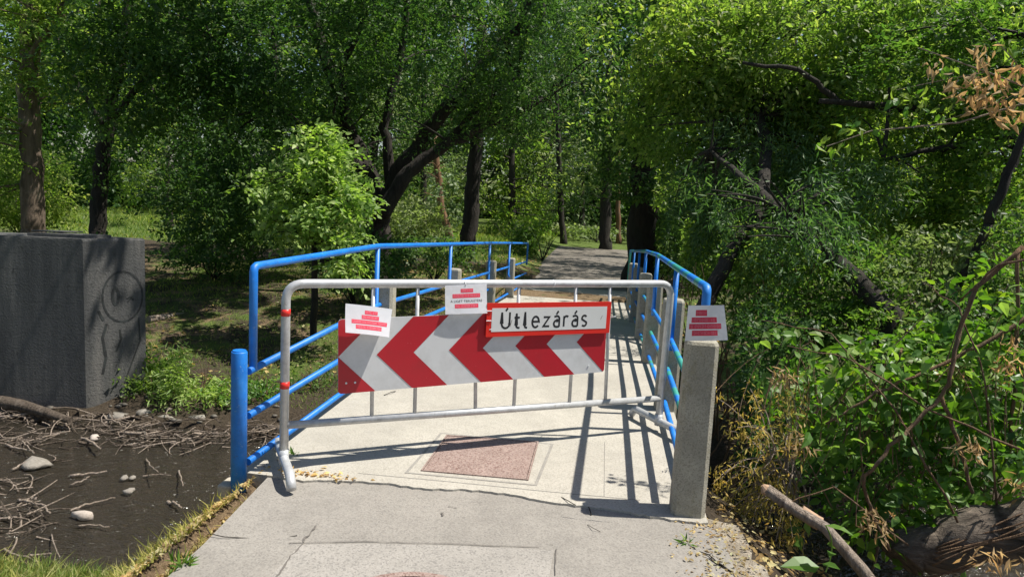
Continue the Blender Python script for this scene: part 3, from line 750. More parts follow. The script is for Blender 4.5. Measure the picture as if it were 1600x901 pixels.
def onb(px, py, out):    # point on the barrier plane pushed out
    n3 = np.array([BN[0], BN[1], 0]); o3 = np.array([0, 0, EYE]); b3 = np.array([BL[0], BL[1], 0])+n3*out
    d = at(px, py, Y=1)-o3; t = np.dot(n3, b3-o3)/np.dot(n3, d); return o3+d*t
n3 = (.53, -.848, .2)
notice([onb(540, 474, .075), onb(613, 483, .055), onb(607, 527, .11), onb(538, 520, .13)],
       [(.40, .68, .17, .30), (.34, .72, .335, .475), (.13, .92, .51, .65), (.22, .80, .69, .83)],
       'tilted paper notice with four red text rows on the left end of the chevron board', (.012, .02, -.01), n3)
notice([onb(695.5, 446, .03), onb(760.5, 443, .03), onb(760.5, 489, .055), onb(695, 491, .055)],
       [(.36, .66, .14, .27), (.17, .83, .31, .45), (.22, .78, .66, .80)],
       'paper notice under the top rail with red rows and one black text line', (.006, .01, 0), n3, ('A LIGET TERÜLETÉRE', .12, .88, .50, .60))
notice([at(1075.5, 477, Y=3.60), at(1131.5, 476.5, Y=3.60), at(1137, 531, Y=3.59), at(1070, 532, Y=3.59)],
       [(.22, .52, .13, .30), (.12, .77, .34, .49), (.07, .87, .52, .67), (.15, .77, .71, .86)],
       'paper notice with red text rows on the right railing above the nearest concrete post', (.004, .006, 0), (0, -1, .1))
m2 = MB(); m2.tube(bent([bp_(1.02, 1.03, .03), bp_(1.02, 1.05, .045), bp_(1.02, 1.08, .0), bp_(1.03, 1.05, -.04)], .02, 3), .002, 6)
tag(m2.build('cable_tie', 'cable'), 'thin white cable tie round the top rail above the middle notice', 'cable tie', 'cable ties on the barrier')

# ------------------------------------------------------------------ concrete block across the stream
fc = at(135, 640, z=-1.32)              # front corner at its foot
top = at(135, 373, Y=fc[1])[2]
bk = at(226, 372, z=top)
blk = empty('concrete_abutment', (fc[0]-2.0, fc[1]+.8, -1.4), 'tall stained concrete abutment block with graffiti on the far bank at left', 'concrete block')
fl = at(-40, 372, Y=fc[1]-.25)
c0 = fc[:2]; c1 = bk[:2]; cl = np.array([c0[0]-4.2, c0[1]-1.0]); cr = np.array([c1[0]-4.2, c1[1]-1.0])
# straight outline with a chipped top arris
mb = MB(); P = [cl, c0, c1, cr]; N_ = 26
ring = []
for a, b in zip(P, P[1:]+P[:1]):
    for k in range(N_): ring.append(a+(b-a)*k/N_)
n = len(ring); zs = [-1.7, -1.2, -.6, 0, top-.03, top]; v = []; cc = sum(P)/4
for zi, z in enumerate(zs):
    for p in ring:
        q = p; zz = z
        if zi == 5: q = p+(cc-p)/np.linalg.norm(cc-p)*(.012+random.random()*.02); zz = z-random.random()*.008
        v.append((q[0], q[1], zz))
f = [(zi*n+i, zi*n+(i+1) % n, (zi+1)*n+(i+1) % n, (zi+1)*n+i) for zi in range(5) for i in range(n)]; f.append(tuple(5*n+i for i in range(n)))
mb.add(v, f).build('block', 'block', blk)
# capping slab seen on top
q0 = at(95, 364, Y=c0[1]+.8); q1 = at(205, 366, Y=c0[1]+1.0)
def poly_slab(P, z0, z1): 
    n = len(P); return [(*p, z0) for p in P]+[(*p, z1) for p in P], [tuple(range(n, 2*n)), tuple(range(n-1, -1, -1))]+[(i, (i+1) % n, n+(i+1) % n, n+i) for i in range(n)]
a = cc + (c0-cc)*.5; d1 = (c1-c0)/np.linalg.norm(c1-c0); d2 = (c0-cl)/np.linalg.norm(c0-cl)
base = c0 - d2*.75 + d1*.12
for k, (w1, w2, zz) in enumerate(((.34, .60, .035), (.22, .36, .06))):
    o_ = base - d2*.12*k + d1*.15*k
    mb = MB(); mb.add(*poly_slab([o_, o_+d2*w2, o_+d2*w2+d1*w1, o_+d1*w1], top-.005+(.05*k), top+zz)); mb.build('cap_slab', 'block', blk)
# graffiti: a round face and loose body lines sprayed on the end face, and a tag
fdir = (c1-c0)/np.linalg.norm(c1-c0); fn_ = np.array([fdir[1], -fdir[0]]); FL = np.linalg.norm(c1-c0)
def fp(u, v, o): p = c0+fdir*u*FL+fn_*(.003+o*0); return np.array([p[0], p[1], -1.32+(top+1.32)*v])
gm = MB()
def stroke(pts, w):
    P = [np.array([a*FL, b*(top+1.32)]) for a, b in pts]
    v, f_ = ribbon(lambda a, b, o: fp(a/FL, b/(top+1.32), o), P, w, 0); gm.add(v, f_)
ar = (top+1.32)/FL
stroke([(.62+.33*math.cos(a), .655+.15*math.sin(a)) for a in np.linspace(0, 2*math.pi, 26)], .022)
stroke([(.50+.05*math.cos(a), .66+.05*math.sin(a)) for a in np.linspace(0, 2*math.pi, 12)], .03)
stroke([(.68, .64), (.74, .65), (.80, .63)], .018); stroke([(.70, .62), (.78, .655)], .015)
stroke([(.35, .50), (.28, .42), (.33, .30), (.27, .20)], .03); stroke([(.88, .52), (.9, .38), (.7, .2), (.62, .12)], .018)
stroke([(.5, .33), (.58, .40), (.56, .46)], .022); stroke([(.3, .52), (.22, .58)], .03)
gm.build('graffiti', 'graffiti', blk)

# ------------------------------------------------------------------ foliage tools
def rand_dirs(n):
    v = rng.normal(size=(n, 3)); return v/np.linalg.norm(v, axis=1, keepdims=True)
TPL = {
 'kite': (np.array([[0, 0, 0], [.42, .25, .06], [1, 0, -.08], [.42, -.25, .06]]), np.array([[0, 3, 2], [0, 2, 1]])),
 'narrow': (np.array([[0, 0, 0], [.4, .11, .03], [1, 0, -.12], [.4, -.11, .03]]), np.array([[0, 3, 2], [0, 2, 1]])),
 'ovate': (np.array([[0, 0, 0], [.26, .27, .05], [.6, .22, .03], [1, 0, -.14], [.6, -.22, .03], [.26, -.27, .05], [.45, 0, -.02]]),
           np.array([[0, 6, 1], [1, 6, 2], [2, 6, 3], [3, 6, 4], [4, 6, 5], [5, 6, 0]])),
 'blade': (np.array([[0, .03, 0], [0, -.03, 0], [.55, .02, .08], [.55, -.02, .08], [1, 0, .0]]), np.array([[0, 1, 3], [0, 3, 2], [2, 3, 4]])),
}
def leaves(P, size, kind='kite', up=.45, droop=.15, svar=.35, D=None, N=None):
    """one leaf per row of P; returns V, F"""
    n = len(P)
    if N is None: N = rand_dirs(n)*1.0; N[:, 2] += up
    N = N/np.linalg.norm(N, axis=1, keepdims=True)
    if D is None: D = rand_dirs(n); D[:, 2] -= droop*2
    D = D - N*np.sum(D*N, 1, keepdims=True); D /= np.linalg.norm(D, axis=1, keepdims=True)+1e-9
    B = np.cross(N, D); s = size*(1+svar*rng.uniform(-1, 1, (n, 1)))
    T, Ft = TPL[kind]
    V = P[:, None, :] + s[:, :, None]*(T[None, :, 0:1]*D[:, None, :] + T[None, :, 1:2]*B[:, None, :] + T[None, :, 2:3]*N[:, None, :])
    k = len(T); F = (Ft[None] + (np.arange(n)*k)[:, None, None]).reshape(-1, 3)
    return V.reshape(-1, 3), F
# open sky: sun reaches the near bridge, the near stream, and a few gaps further off
def sun_ground(P):       # where a leaf's shadow falls at its local ground level z=-0.5
    return P[:, :2] + SUNK[None]*(P[:, 2:3]+.3)
_g1 = rng.uniform(0, 1, (64, 64)); _g2 = rng.uniform(0, 1, (64, 64))
def vnoise(G, x, y):
    xi = np.floor(x).astype(int); yi = np.floor(y).astype(int); fx = x-xi; fy = y-yi; fx = fx*fx*(3-2*fx); fy = fy*fy*(3-2*fy)
    a = G[xi % 64, yi % 64]; b = G[(xi+1) % 64, yi % 64]; c = G[xi % 64, (yi+1) % 64]; d = G[(xi+1) % 64, (yi+1) % 64]
    return (a*(1-fx)+b*fx)*(1-fy)+(c*(1-fx)+d*fx)*fy
def gaps(x, y): return .62*vnoise(_g1, x*.8, y*.8)+.38*vnoise(_g2, x*2.4+7, y*2.4)
HOLES = [(-4.7, 8.5, -1.1, .8), (-4.4, 10.8, 1.2, 1.5), (-3.9, 10.6, 2.2, 1.4), (-4.9, 10.9, .6, 1.1), (-5.2, 10.0, -1.0, .35), (-3.6, 9.6, -1.0, .5), (-4.2, 9.0, -1.1, .6), (-3.0, 9.0, -1.1, .6)]
if True: HOLES += [(-16, 27, 3.5, 3.5), (-18, 30, -.5, 5), (-10, 30, -.5, 4), (-6.5, 32, -.5, 3.5), (-1, 37, 0, 3.5), (-2.6, 34, 4, 3), (2, 44, 0, 5), (-6, 36, 5, 3)]
GAPCUT = .535; CUT = True
HOLES += [(*(c0+fdir*.20), -.3, .15), (*(c0+fdir*.12), .4, .12), (*(c0+fdir*.25), -.8, .12)]
HOLES += [] #            # (x, y, z, radius): gaps in the canopy along the sun's line through that point
def keep(P, soft=.25):
    g_ = sun_ground(P); n = len(P); x, y = g_[:, 0], g_[:, 1]
    j = .22*np.sin(x*3.1+y*1.7)+.18*np.sin(x*7.3-y*5.1)+rng.normal(0, .05, n)
    k = np.ones(n, bool)
    hi = P[:, 2] > .3
    k &= ~((x > -2.6+j) & (x < .78+j*.6) & (y < 7.9+j*1.3) & (y > -5) & hi)                   # bridge
    k &= ~((x <= -2.5) & (x > -9) & (y < 7.4+j) & (y > -5) & (P[:, 2] > -.5))                 # near stream and grass
    k &= ~((x >= .7) & (x < 3.2+j*2) & (y < 5.8+j) & (y > -5) & (P[:, 2] > 2.2))              # bramble bank
    # keep tree leaves out of the view corridor over the bridge
    k &= ~((P[:, 0] > -2.0) & (P[:, 0] < .8) & (P[:, 1] < 15) & (P[:, 2] < 2.2))
    k &= ~((P[:, 0] > -2.3) & (P[:, 0] < 1.3) & (P[:, 1] < 34) & (P[:, 2] < 1.2+.02*P[:, 1]))
    k &= ~((P[:, 1] < 3.0) & (np.abs(P[:, 0]) < 2.2))
    thr = np.where(x > 2.0, GAPCUT-.06, GAPCUT); thr = np.where((y > 14) & (y < 33) & (np.abs(x+.5) < 4), GAPCUT+.07, thr)
    k &= ~((gaps(x, y) > thr) & (P[:, 2] > 1.0+rng.uniform(0, 1.5, n)) & (rng.uniform(0, 1, n) < .93))
    if not CUT: k = np.ones(n, bool)
    for hx, hy, hz, r in (HOLES if CUT else ()):
        dz = P[:, 2]-hz; cx_ = hx-SUNK[0]*dz; cy_ = hy-SUNK[1]*dz
        k &= ~((np.hypot(P[:, 0]-cx_, P[:, 1]-cy_) < r*(1+j)) & (dz > .1))
    return k
def E(px, py, Y, rx, ry, rd, n, **kw):
    """ellipsoid of foliage whose centre is seen at (px,py) at depth Y; rx, ry in photo pixels at that depth, rd metres deep"""
    c = at(px, py, Y=Y); return dict(c=c, r=np.array([rx*Y/FPX, rd, ry*Y/FPX]), n=n, **kw)
def A(x, y, z, rx, ry, rz, n, **kw): return dict(c=np.array([x, y, z], float), r=np.array([rx, ry, rz], float), n=n, **kw)
def crown(name, ells, size, kind, mat, parent, clump=.28, per=45, up=.4, droop=.15, stuff=False, shell=.5):
    VV = []; FF = []; off = 0; cl = []
    for e in ells:
        m = max(3, int(e['n']/per)); d = rand_dirs(m); r = rng.uniform(0, 1, (m, 1))**(1/3.)*(1-shell)+shell*rng.uniform(.75, 1, (m, 1))**.5
        C = e['c'] + d*r*e['r']*(1+.12*rng.normal(size=(m, 1)))
        cs = clump*e.get('cs', 1)
        cr_ = cs*rng.uniform(.6, 1.5, (m, 1))
        kd = e.get('kind', kind); sz = size*e.get('s', 1); per_s = 9; ns = max(1, e['n']//per_s)
        k = rng.integers(0, m, ns)
        st = C[k]+rng.normal(size=(ns, 3))*np.array([1, 1, .55])*cr_[k]*.62
        dr = rng.normal(size=(ns, 3)); dr[:, 2] = dr[:, 2]*.35-droop; out_ = st-e['c']; out_ /= np.linalg.norm(out_, axis=1, keepdims=True)+1e-6
        dr = dr+out_*.7; dr /= np.linalg.norm(dr, axis=1, keepdims=True)
        Ns = rng.normal(size=(ns, 3))*.55; Ns[:, 2] += up+.2; Ns = Ns-dr*np.sum(Ns*dr, 1, keepdims=True); Ns /= np.linalg.norm(Ns, axis=1, keepdims=True)
        Bs = np.cross(Ns, dr); L = sz*rng.uniform(2.6, 5.0, (ns, 1))
        t = (np.arange(per_s)+.5)/per_s; t = t[None, :, None]+rng.normal(0, .04, (ns, per_s, 1)); sd = np.where(np.arange(per_s) % 2 == 0, 1., -1.)[None, :, None]
        P = st[:, None]+dr[:, None]*L[:, None]*t+rng.normal(size=(ns, per_s, 3))*sz*.22; P[:, :, 2:] -= (droop+.25)*.5*L[:, None]*t*t
        D = dr[:, None]*.7+Bs[:, None]*sd*.8+rng.normal(size=(ns, per_s, 3))*.25; D[:, :, 2] -= droop*.8
        NN = Ns[:, None]+rng.normal(size=(ns, per_s, 3))*.30
        P = P.reshape(-1, 3); D = D.reshape(-1, 3); NN = NN.reshape(-1, 3)
        kk = (P[:, 2] > H(P[:, 0], P[:, 1])+.03) & keep(P); P, D, NN = P[kk], D[kk], NN[kk]
        if not len(P): continue
        V, F = leaves(P, sz, kd, up, droop, D=D, N=NN)
        VV.append(V); FF.append(F+off); off += len(V); cl.append(C)
    o = bulk(name, np.concatenate(VV), np.concatenate(FF), mat, parent)
    return o, cl
def branch_path(a, b, sag=.12, n=6):
    a = np.array(a, float); b = np.array(b, float); L = np.linalg.norm(b-a)
    m = (a+b)/2 + rng.normal(size=3)*L*.10 + np.array([0, 0, sag*L]); return arc(a, m, b, n)
def tree(name, label, cat, trunk, R, ells, size=.1, kind='kite', mat='leaf', barkm='bark', limbs=(), per=45, clump=.3, group=None, tw=10, up=.4, droop=.2, shell=.5, roots=True):
    """trunk: list of points; limbs: list of (points, r0, r1)"""
    e = empty(name, trunk[0], label, cat, group)
    mb = MB(); P = [np.array(p, float) for p in trunk]
    # refine the trunk with small irregular bends
    Q = []; RR = []
    for i in range(len(P)-1):
        for t in np.linspace(0, 1, 6, endpoint=False):
            Q.append(P[i]*(1-t)+P[i+1]*t + (rng.normal(size=3)*R[i]*.10 if (i or t) else 0)); RR.append(R[i]*(1-t)+R[i+1]*t)
    Q.append(P[-1]); RR.append(R[-1])
    if roots: Q[0] = Q[0]-np.array([0, 0, .25]); RR[0] *= 1.35; RR[1] *= 1.08
    mb.tube(Q, RR, 12, wob=.12); tr = mb.build('trunk', barkm, e, True)
    for pts, r0, r1 in limbs:
        pts = [np.array(p, float) for p in pts]; n = len(pts); Q2 = []; rr_ = []
        for i in range(n-1):
            for t in np.linspace(0, 1, 5, endpoint=False):
                Q2.append(pts[i]*(1-t)+pts[i+1]*t+(rng.normal(size=3)*r0*.18 if (i or t) else 0)); q = (i+t)/(n-1); rr_.append(r0*(1-q)+r1*q)
        Q2.append(pts[-1]); rr_.append(r1)
        mb = MB(); mb.tube(Q2, rr_, 9, wob=.12); mb.build('limb', barkm, e, True)
    o, cl = crown('crown', ells, size, kind, mat, e, clump, per, up, droop, shell=shell)
    # boughs from the trunk or limbs out to the clumps
    anchors = [np.array(p) for p in Q[len(Q)//3:]] + [np.array(q_) for pts, _, _ in limbs for q_ in pts[1:]]
    if cl and tw:
        mb = MB(); AA = np.array(anchors)
        for C in cl:
            for c_ in C[rng.permutation(len(C))[:tw]]:
                d = np.linalg.norm(AA-c_, axis=1)+np.maximum(0, AA[:, 2]-c_[2])*.6; a_ = AA[d.argmin()]
                L = np.linalg.norm(c_-a_)
                if .15 < L < .13*c_[1]+.2: mb.tube(branch_path(a_, c_, .08, 6), list(np.linspace(min(.05, .012+.012*L), .006, 6)), 5, False)
        if mb.v: mb.build('boughs', barkm, e)['kind'] = 'stuff'
    return e
# ------------------------------------------------------------------ trees
def gz(x, y): return float(H(x, y))
def base(px, Y, py=400): p = at(px, py, Y=Y); return np.array([p[0], p[1], gz(p[0], p[1])])
def PX(*L, Y=None): return [at(a, b, Y=(c[0] if c else Y)) for a, b, *c in L]

# the spreading tree behind the left railing
Yc = 15.0; b0 = base(585, Yc)
tree('spreading_tree', 'large dark multi-stemmed tree spreading its limbs over the bridge behind the left railing', 'tree',
     [b0] + PX((586, 380), (590, 330), (574, 268), (545, 200), (508, 90), (480, -20), Y=Yc), [.34, .30, .27, .20, .15, .12, .09, .07],
     [E(480, 80, 13.6, 190, 110, 2.4, 21000, cs=1.2), E(690, 60, 14, 200, 100, 2.4, 19000), E(850, 110, 13.6, 120, 100, 1.6, 8000),
      E(390, 200, 12.8, 90, 110, 1.6, 11000), E(310, 230, 15.5, 60, 60, 1.2, 3500), E(560, 190, 15.5, 120, 90, 1.6, 4500), E(340, 320, 12.6, 70, 60, 1.0, 6500),
      E(800, 180, 14.2, 70, 45, 1, 2400), E(640, 180, 14.5, 110, 60, 1.2, 4000), E(470, 300, 15.5, 60, 90, 1.2, 3000), 
      A(-4.5, 13.6, 7.6, 6.0, 4.0, 1.6, 9000, s=1.9, cs=2)],
     .085, 'kite', 'leafdark', limbs=[
      (PX((588, 345), (622, 268), (668, 205), (735, 130), (815, 30), (850, -30), Y=Yc-.4), .21, .07),
      (PX((596, 335), (640, 268), (700, 222), (768, 192), (858, 153), Y=Yc-.9), .17, .045),
      (PX((612, 290), (600, 200), (625, 100), (640, -20), Y=Yc-.2), .12, .05),
      (PX((700, 222), (748, 165), (812, 118), Y=Yc-.8), .085, .03),
      (PX((574, 268), (520, 230), (430, 170), (340, 90), Y=Yc-1.2), .10, .04),
      (PX((545, 200), (530, 110), (570, 30), (560, -30), Y=Yc-.6), .09, .04)], tw=14, clump=.34)
# young sunlit tree in front of it
b1 = base(492, 11.0)
CUT = False
tree('young_tree', 'young bright sunlit tree with small light green leaves standing left of the big dark trunk', 'tree',
     [b1] + PX((492, 420), (490, 340), (497, 230), Y=11), [.06, .05, .035, .015],
     [E(490, 310, 10.9, 46, 44, .5, 1500), E(432, 285, 10.9, 26, 20, .4, 600), E(445, 350, 11, 30, 22, .4, 500), E(545, 300, 10.8, 26, 26, .4, 750), E(520, 340, 10.7, 32, 30, .5, 1000), E(500, 232, 11, 18, 28, .3, 700), E(520, 262, 10.9, 28, 26, .4, 800), E(545, 385, 10.6, 22, 24, .3, 420), E(535, 408, 10.3, 14, 12, .2, 160)],
     .095, 'ovate', 'leaflight', tw=16, per=22, clump=.13, roots=False, up=.7)
CUT = True
# left trees
b = base(52, 15.5)
tree('plane_tree', 'tall straight trunk with pale peeling bark at the far left of the photo', 'tree',
     [b] + PX((52, 340), (46, 180), (46, 60), (52, -60), Y=15.5), [.27, .25, .22, .20, .17],
     [E(20, 60, 14.3, 130, 100, 1.6, 7000), E(-60, 220, 15, 80, 130, 1.4, 4500), E(130, 70, 16.5, 90, 100, 1.5, 6000), E(10, 300, 17, 80, 60, 1, 3000), A(-13.5, 14, 8, 4, 3.5, 2, 7000, s=1.9, cs=2)],
     .11, 'kite', 'leafyel', 'platane', limbs=[(PX((47, 90), (85, 30), (120, -30), Y=15.3), .09, .04)], tw=10)
b = base(154, 14.0)
tree('ivy_tree', 'medium trunk wrapped in ivy rising just behind the concrete block', 'tree',
     [b] + PX((153, 360), (158, 280), (168, 190), (190, 80), (205, -40), Y=14), [.19, .17, .15, .13, .10, .08],
     [E(215, 110, 12.8, 120, 90, 1.6, 9000), E(290, 60, 12.5, 110, 80, 1.6, 7000), E(165, 230, 14, 22, 70, .35, 1500, s=.8),
      A(-7.4, 11.4, 6.4, 3.4, 2.2, 1.4, 9000, s=1.7, cs=1.8), A(-4.0, 10.6, 6.6, 3.2, 2.0, 1.3, 6000, s=1.7, cs=1.8)],
     .10, 'kite', 'leafdark', limbs=[(PX((168, 190), (230, 120), (330, 60), Y=13.6), .08, .03), (PX((165, 200), (120, 130), (90, 60), Y=13.6), .06, .03)], tw=12)
b = base(265, 27)
tree('field_maple', 'low rounded yellow-green tree at the edge of the sunlit meadow on the left', 'tree',
     [b] + PX((265, 330), (262, 250), Y=27), [.16, .12, .06],
     [E(262, 245, 27, 62, 48, 1.5, 7000), E(230, 285, 27, 50, 32, 1.3, 4000), E(305, 275, 27, 42, 36, 1.3, 3500), E(265, 205, 27, 32, 28, 1, 2000)],
     .15, 'kite', 'leafyel', tw=8, clump=.4)
b = base(392, 19)
tree('understorey_tree', 'dark leafy low tree hanging over the meadow edge left of the young tree', 'tree',
     [b] + PX((392, 330), (388, 230), Y=19), [.12, .10, .05],
     [E(385, 250, 18.5, 60, 75, 1.3, 5500), E(330, 300, 18, 45, 30, 1, 2200), E(420, 330, 17, 45, 35, 1, 2600)], .12, 'kite', 'leafdark', tw=8, clump=.35)
for k, (px, py, Y, rx, ry, n, mat, lab) in enumerate((
    (40, 290, 17.5, 75, 65, 4500, 'leafyel', 'sunlit leafy shrub around the foot of the plane tree at far left'),
    (335, 388, 14.2, 70, 34, 3600, 'leafdark', 'dark shrub above the bank between the block and the young tree'),
    (640, 350, 18, 55, 28, 3200, 'leafsil', 'pale green shrub just right of the spreading tree foot'),
    (560, 405, 12.6, 75, 36, 3800, 'leafdark', 'dark shrub seen through the left railing below the young tree'),
    (680, 392, 15.5, 50, 20, 1800, 'leafdark', 'low shadowed shrub behind the middle of the left railing'),
    (603, 330, 23, 20, 40, 1500, 'leafyel', 'narrow bright yellow-green shrub between the two trunks'),
    (848, 369, 25, 32, 17, 3600, 'leaf', 'rounded dark bush beside the park path'),
    (110, 395, 12.6, 95, 18, 1700, 'leafdark', 'low ivy behind the top of the concrete block'),
    (1030, 385, 19, 45, 25, 2600, 'leaf', 'leafy shrub behind the far end of the right railing'),
    (790, 345, 34, 50, 10, 1600, 'leafyel', 'low bright shrub in the meadow far behind the bridge'),
    (930, 352, 38, 60, 8, 1600, 'leafsil', 'low grey-green shrub at the far end of the path'))):
    e = empty('leafy_shrub', base(px, Y), lab, 'shrub')
    cr, cl = crown('foliage', [E(px, py, Y, rx, ry, rx*Y/FPX*.8, n)], .006*Y if Y > 14 else .085, 'kite', mat, e, clump=.012*Y)
    mb = MB(); bb = base(px, Y)
    for c_ in cl[0][:7]: mb.tube(branch_path(bb, c_, .05, 5), [.02, .016, .012, .009, .005], 5)
    mb.build('stems', 'bark', e)['kind'] = 'stuff'

# trees behind
def bgtree(px, Y, r, ells, mat, label, size=None, barkm='bark', lean=0, kind='kite', top=0, group=None, tw=6):
    b = base(px, Y); P = [b] + PX((px+lean*.3, 330), (px+lean*.6, 230), (px+lean, top), Y=Y)
    return tree('background_tree', label, 'tree', P, [r, r*.9, r*.75, r*.45], ells, size or .0062*Y, kind, mat, barkm, tw=tw, clump=.016*Y, per=40, group=group)
bgtree(728, 22, .27, [E(760, 60, 21, 130, 90, 2, 7000), E(700, 150, 22, 80, 60, 1.5, 3000), A(-3.5, 21, 9, 4, 4, 2.5, 6000, s=1.7)], 'leafdark', 'dark leaning trunk standing by the path behind the middle of the left railing', lean=26, top=40)
bgtree(703, 30, .17, [E(690, 200, 31, 60, 60, 2, 3500), E(685, 285, 29, 48, 34, 1.5, 3800)], 'leafsil', 'short orange-brown leaning trunk left of the dark leaning trunk', barkm='brownbark', lean=-40, top=200)
bgtree(662, 36, .2, [E(665, 270, 36, 62, 70, 2, 7000), E(640, 180, 36, 60, 60, 2, 4500)], 'leafsil', 'silvery willow between the spreading tree and the dark leaning trunk', kind='narrow', size=.3)
bgtree(800, 36, .2, [E(800, 270, 35, 62, 85, 2.2, 9500), E(815, 190, 36, 55, 60, 2, 4500), E(845, 310, 34, 30, 48, 1.5, 2500)], 'leafyel', 'rounded light green tree left of the path in the background', size=.2)
bgtree(850, 41, .22, [E(860, 200, 41, 70, 80, 2.5, 6500), E(905, 240, 41, 50, 70, 2.5, 4500), E(885, 330, 41, 42, 28, 2, 2200)], 'leafsil', 'tall silvery willow above the rounded bush', kind='narrow', size=.32)
bgtree(880, 35, .16, [E(885, 110, 36, 60, 60, 2, 3000), E(890, 245, 33, 42, 50, 1.5, 3600)], 'leafsil', 'slender dark trunk just right of the rounded bush', lean=-12, top=100)
bgtree(908, 47, .2, [E(915, 180, 47, 60, 60, 2, 2500), E(925, 270, 43, 30, 34, 1.5, 2200)], 'leafsil', 'thin dark trunk in the middle of the path end clearing', lean=4, top=60)
bgtree(944, 33, .27, [E(955, 150, 33, 50, 80, 2, 4500), E(940, 290, 34, 34, 50, 1.5, 1800)], 'leafdark', 'thicker dark trunk left of the pale trunk at the path end', lean=8, top=80)
bgtree(965, 38, .14, [E(975, 250, 38, 40, 55, 1.5, 2500)], 'leafsil', 'pale brown slim trunk at the right end of the clearing', barkm='brownbark', lean=2, top=240)
bgtree(1003, 19.5, .42, [E(1010, 260, 19, 55, 90, 1.6, 7000), E(980, 130, 18.5, 90, 90, 2, 8000), E(1070, 320, 18, 50, 55, 1.5, 4500), A(3.2, 18.5, 7.6, 3, 2.5, 1.5, 3500, s=1.7)], 'leafdark', 'broad dark ivy covered trunk beside the right end of the path', lean=10, top=60)
far = [(-60, 40), (60, 52), (150, 38), (230, 60), (330, 46), (420, 38), (500, 55), (580, 42), (640, 62), (740, 58), (840, 64), (930, 62), (1010, 50), (1080, 42), (1170, 55), (1260, 40), (1360, 52), (1470, 42), (1580, 50), (1700, 40)]
mats = ['leaf', 'leafdark', 'leafdark', 'leaf', 'leafsil']
for i, (px, Y) in enumerate(far):
    w = 95*45/Y
    b = base(px, Y); 
    tree('forest_tree', 'tree in the closed dark wood at the far edge of the park', 'tree', [b]+PX((px, 300), (px+10, 150), (px+5, 0), Y=Y), [.28, .25, .2, .1],
         [E(px, 320, Y+3, w*1.1, 50, 2, 3200), E(px, 230, Y, w, 90, 3, 7500), E(px+20, 90, Y, w, 90, 3, 7500), E(px-25, -40, Y, w, 80, 3, 2500, s=1.2)], .0085*Y, 'kite', mats[i % 5], clump=.9, per=30, tw=4,
         group='trees of the dark wood behind the park')
# unseen canopies above the frame, added to cast dappled shade on the path
for k, (x, y, z, rx, ry, rz, n, lab) in enumerate((
    (4.5, 22, 9, 3.4, 4.5, 1.4, 15000, 'unseen tree canopy added to shade the right side of the park path'),
    (3.2, 29, 9.5, 3.5, 4.0, 1.4, 14000, 'unseen tree canopy added to shade the far part of the park path'),
    )):
    tree('shade_canopy', lab, 'tree', [(x+1, y+.5, gz(x+1, y+.5)), (x+.8, y+.3, 3), (x, y, z)], [.25, .2, .1], [A(x, y, z, rx, ry, rz, n, cs=.8)], .16, 'kite', 'leaf', tw=8, clump=.5)

# the big narrow-leaved tree on the right bank
b = base(1395, 10.2)
tree('leaning_willow', 'leaning dark trunked tree on the right bank with hanging narrow leaves', 'tree',
     [base(1400, 7.0)] + PX((1392, 490, 7.0), (1310, 410, 7.4), (1215, 325, 8.4), (1110, 235, 10)), [.11, .10, .085, .07, .02],
     [E(1180, 220, 10.6, 90, 50, .9, 5000), E(1150, 290, 10.8, 80, 60, .9, 4500), E(1230, 330, 10.6, 100, 50, .8, 3600),
      E(1200, 370, 10.8, 70, 40, .7, 2000), E(1310, 290, 10.4, 90, 50, .8, 3000), E(1340, 350, 10.9, 70, 40, .7, 2000), E(1080, 330, 11.2, 40, 60, .6, 2600), E(1215, 300, 7.9, 60, 42, .4, 2000), E(1140, 290, 8.4, 50, 50, .4, 1600), E(1265, 350, 7.2, 40, 22, .3, 700), E(1175, 370, 7.8, 40, 34, .35, 1100), E(1350, 290, 8.6, 60, 40, .4, 1500), E(900, 60, 12.0, 60, 70, .8, 4000)],
     .085, 'narrow', 'leafteal', limbs=[(PX((1400, 168), (1310, 160), (1250, 110), (1160, 98), Y=9.6), .05, .02), (PX((1600, 160), (1500, 175), (1390, 165), (1280, 158), Y=9.2), .075, .03),
      (PX((1545, 350), (1575, 270), (1610, 190), Y=7.2), .045, .035), (PX((1480, 480), (1545, 350), Y=7.2), .03, .04)], tw=5, per=50, clump=.17, up=.3, droop=.8)
tree('yellow_green_tree', 'tree with bright yellow-green sunlit leaves at the top right of the path', 'tree',
     [base(1095, 8.2)] + PX((1100, 480, 8.2), (1135, 405, 8.3), (1185, 335, 8.8), (1200, 230, 10), (1160, 100, 11.5), (1150, -40, 12)), [.10, .09, .085, .08, .075, .06, .04],
     [E(1000, 60, 11.2, 90, 80, 1.0, 6500), E(1110, 80, 11.0, 100, 80, 1.0, 7500), E(1250, 70, 10.6, 120, 80, 1.0, 8500), E(960, 170, 12, 50, 60, .8, 2600), E(1060, 190, 11.6, 80, 60, .9, 4600),
      E(1260, 200, 11.4, 110, 50, .8, 5200), E(1400, 60, 10.4, 100, 70, .9, 6000), E(1120, 380, 12, 60, 50, .9, 4200), E(1210, 140, 11, 110, 50, .8, 4200), E(1330, 160, 10.8, 100, 50, .8, 4200), E(1500, 30, 10, 90, 50, .8, 3500), E(1050, 340, 12.5, 50, 60, .8, 2600), E(1420, 200, 11, 90, 60, .8, 4000), A(3.8, 13.2, 6.6, 3.0, 2.4, 1.2, 2600, s=1.6, cs=1.6)],
     .085, 'kite', 'leafyel', tw=14, per=40, clump=.19, up=.3, droop=.6)
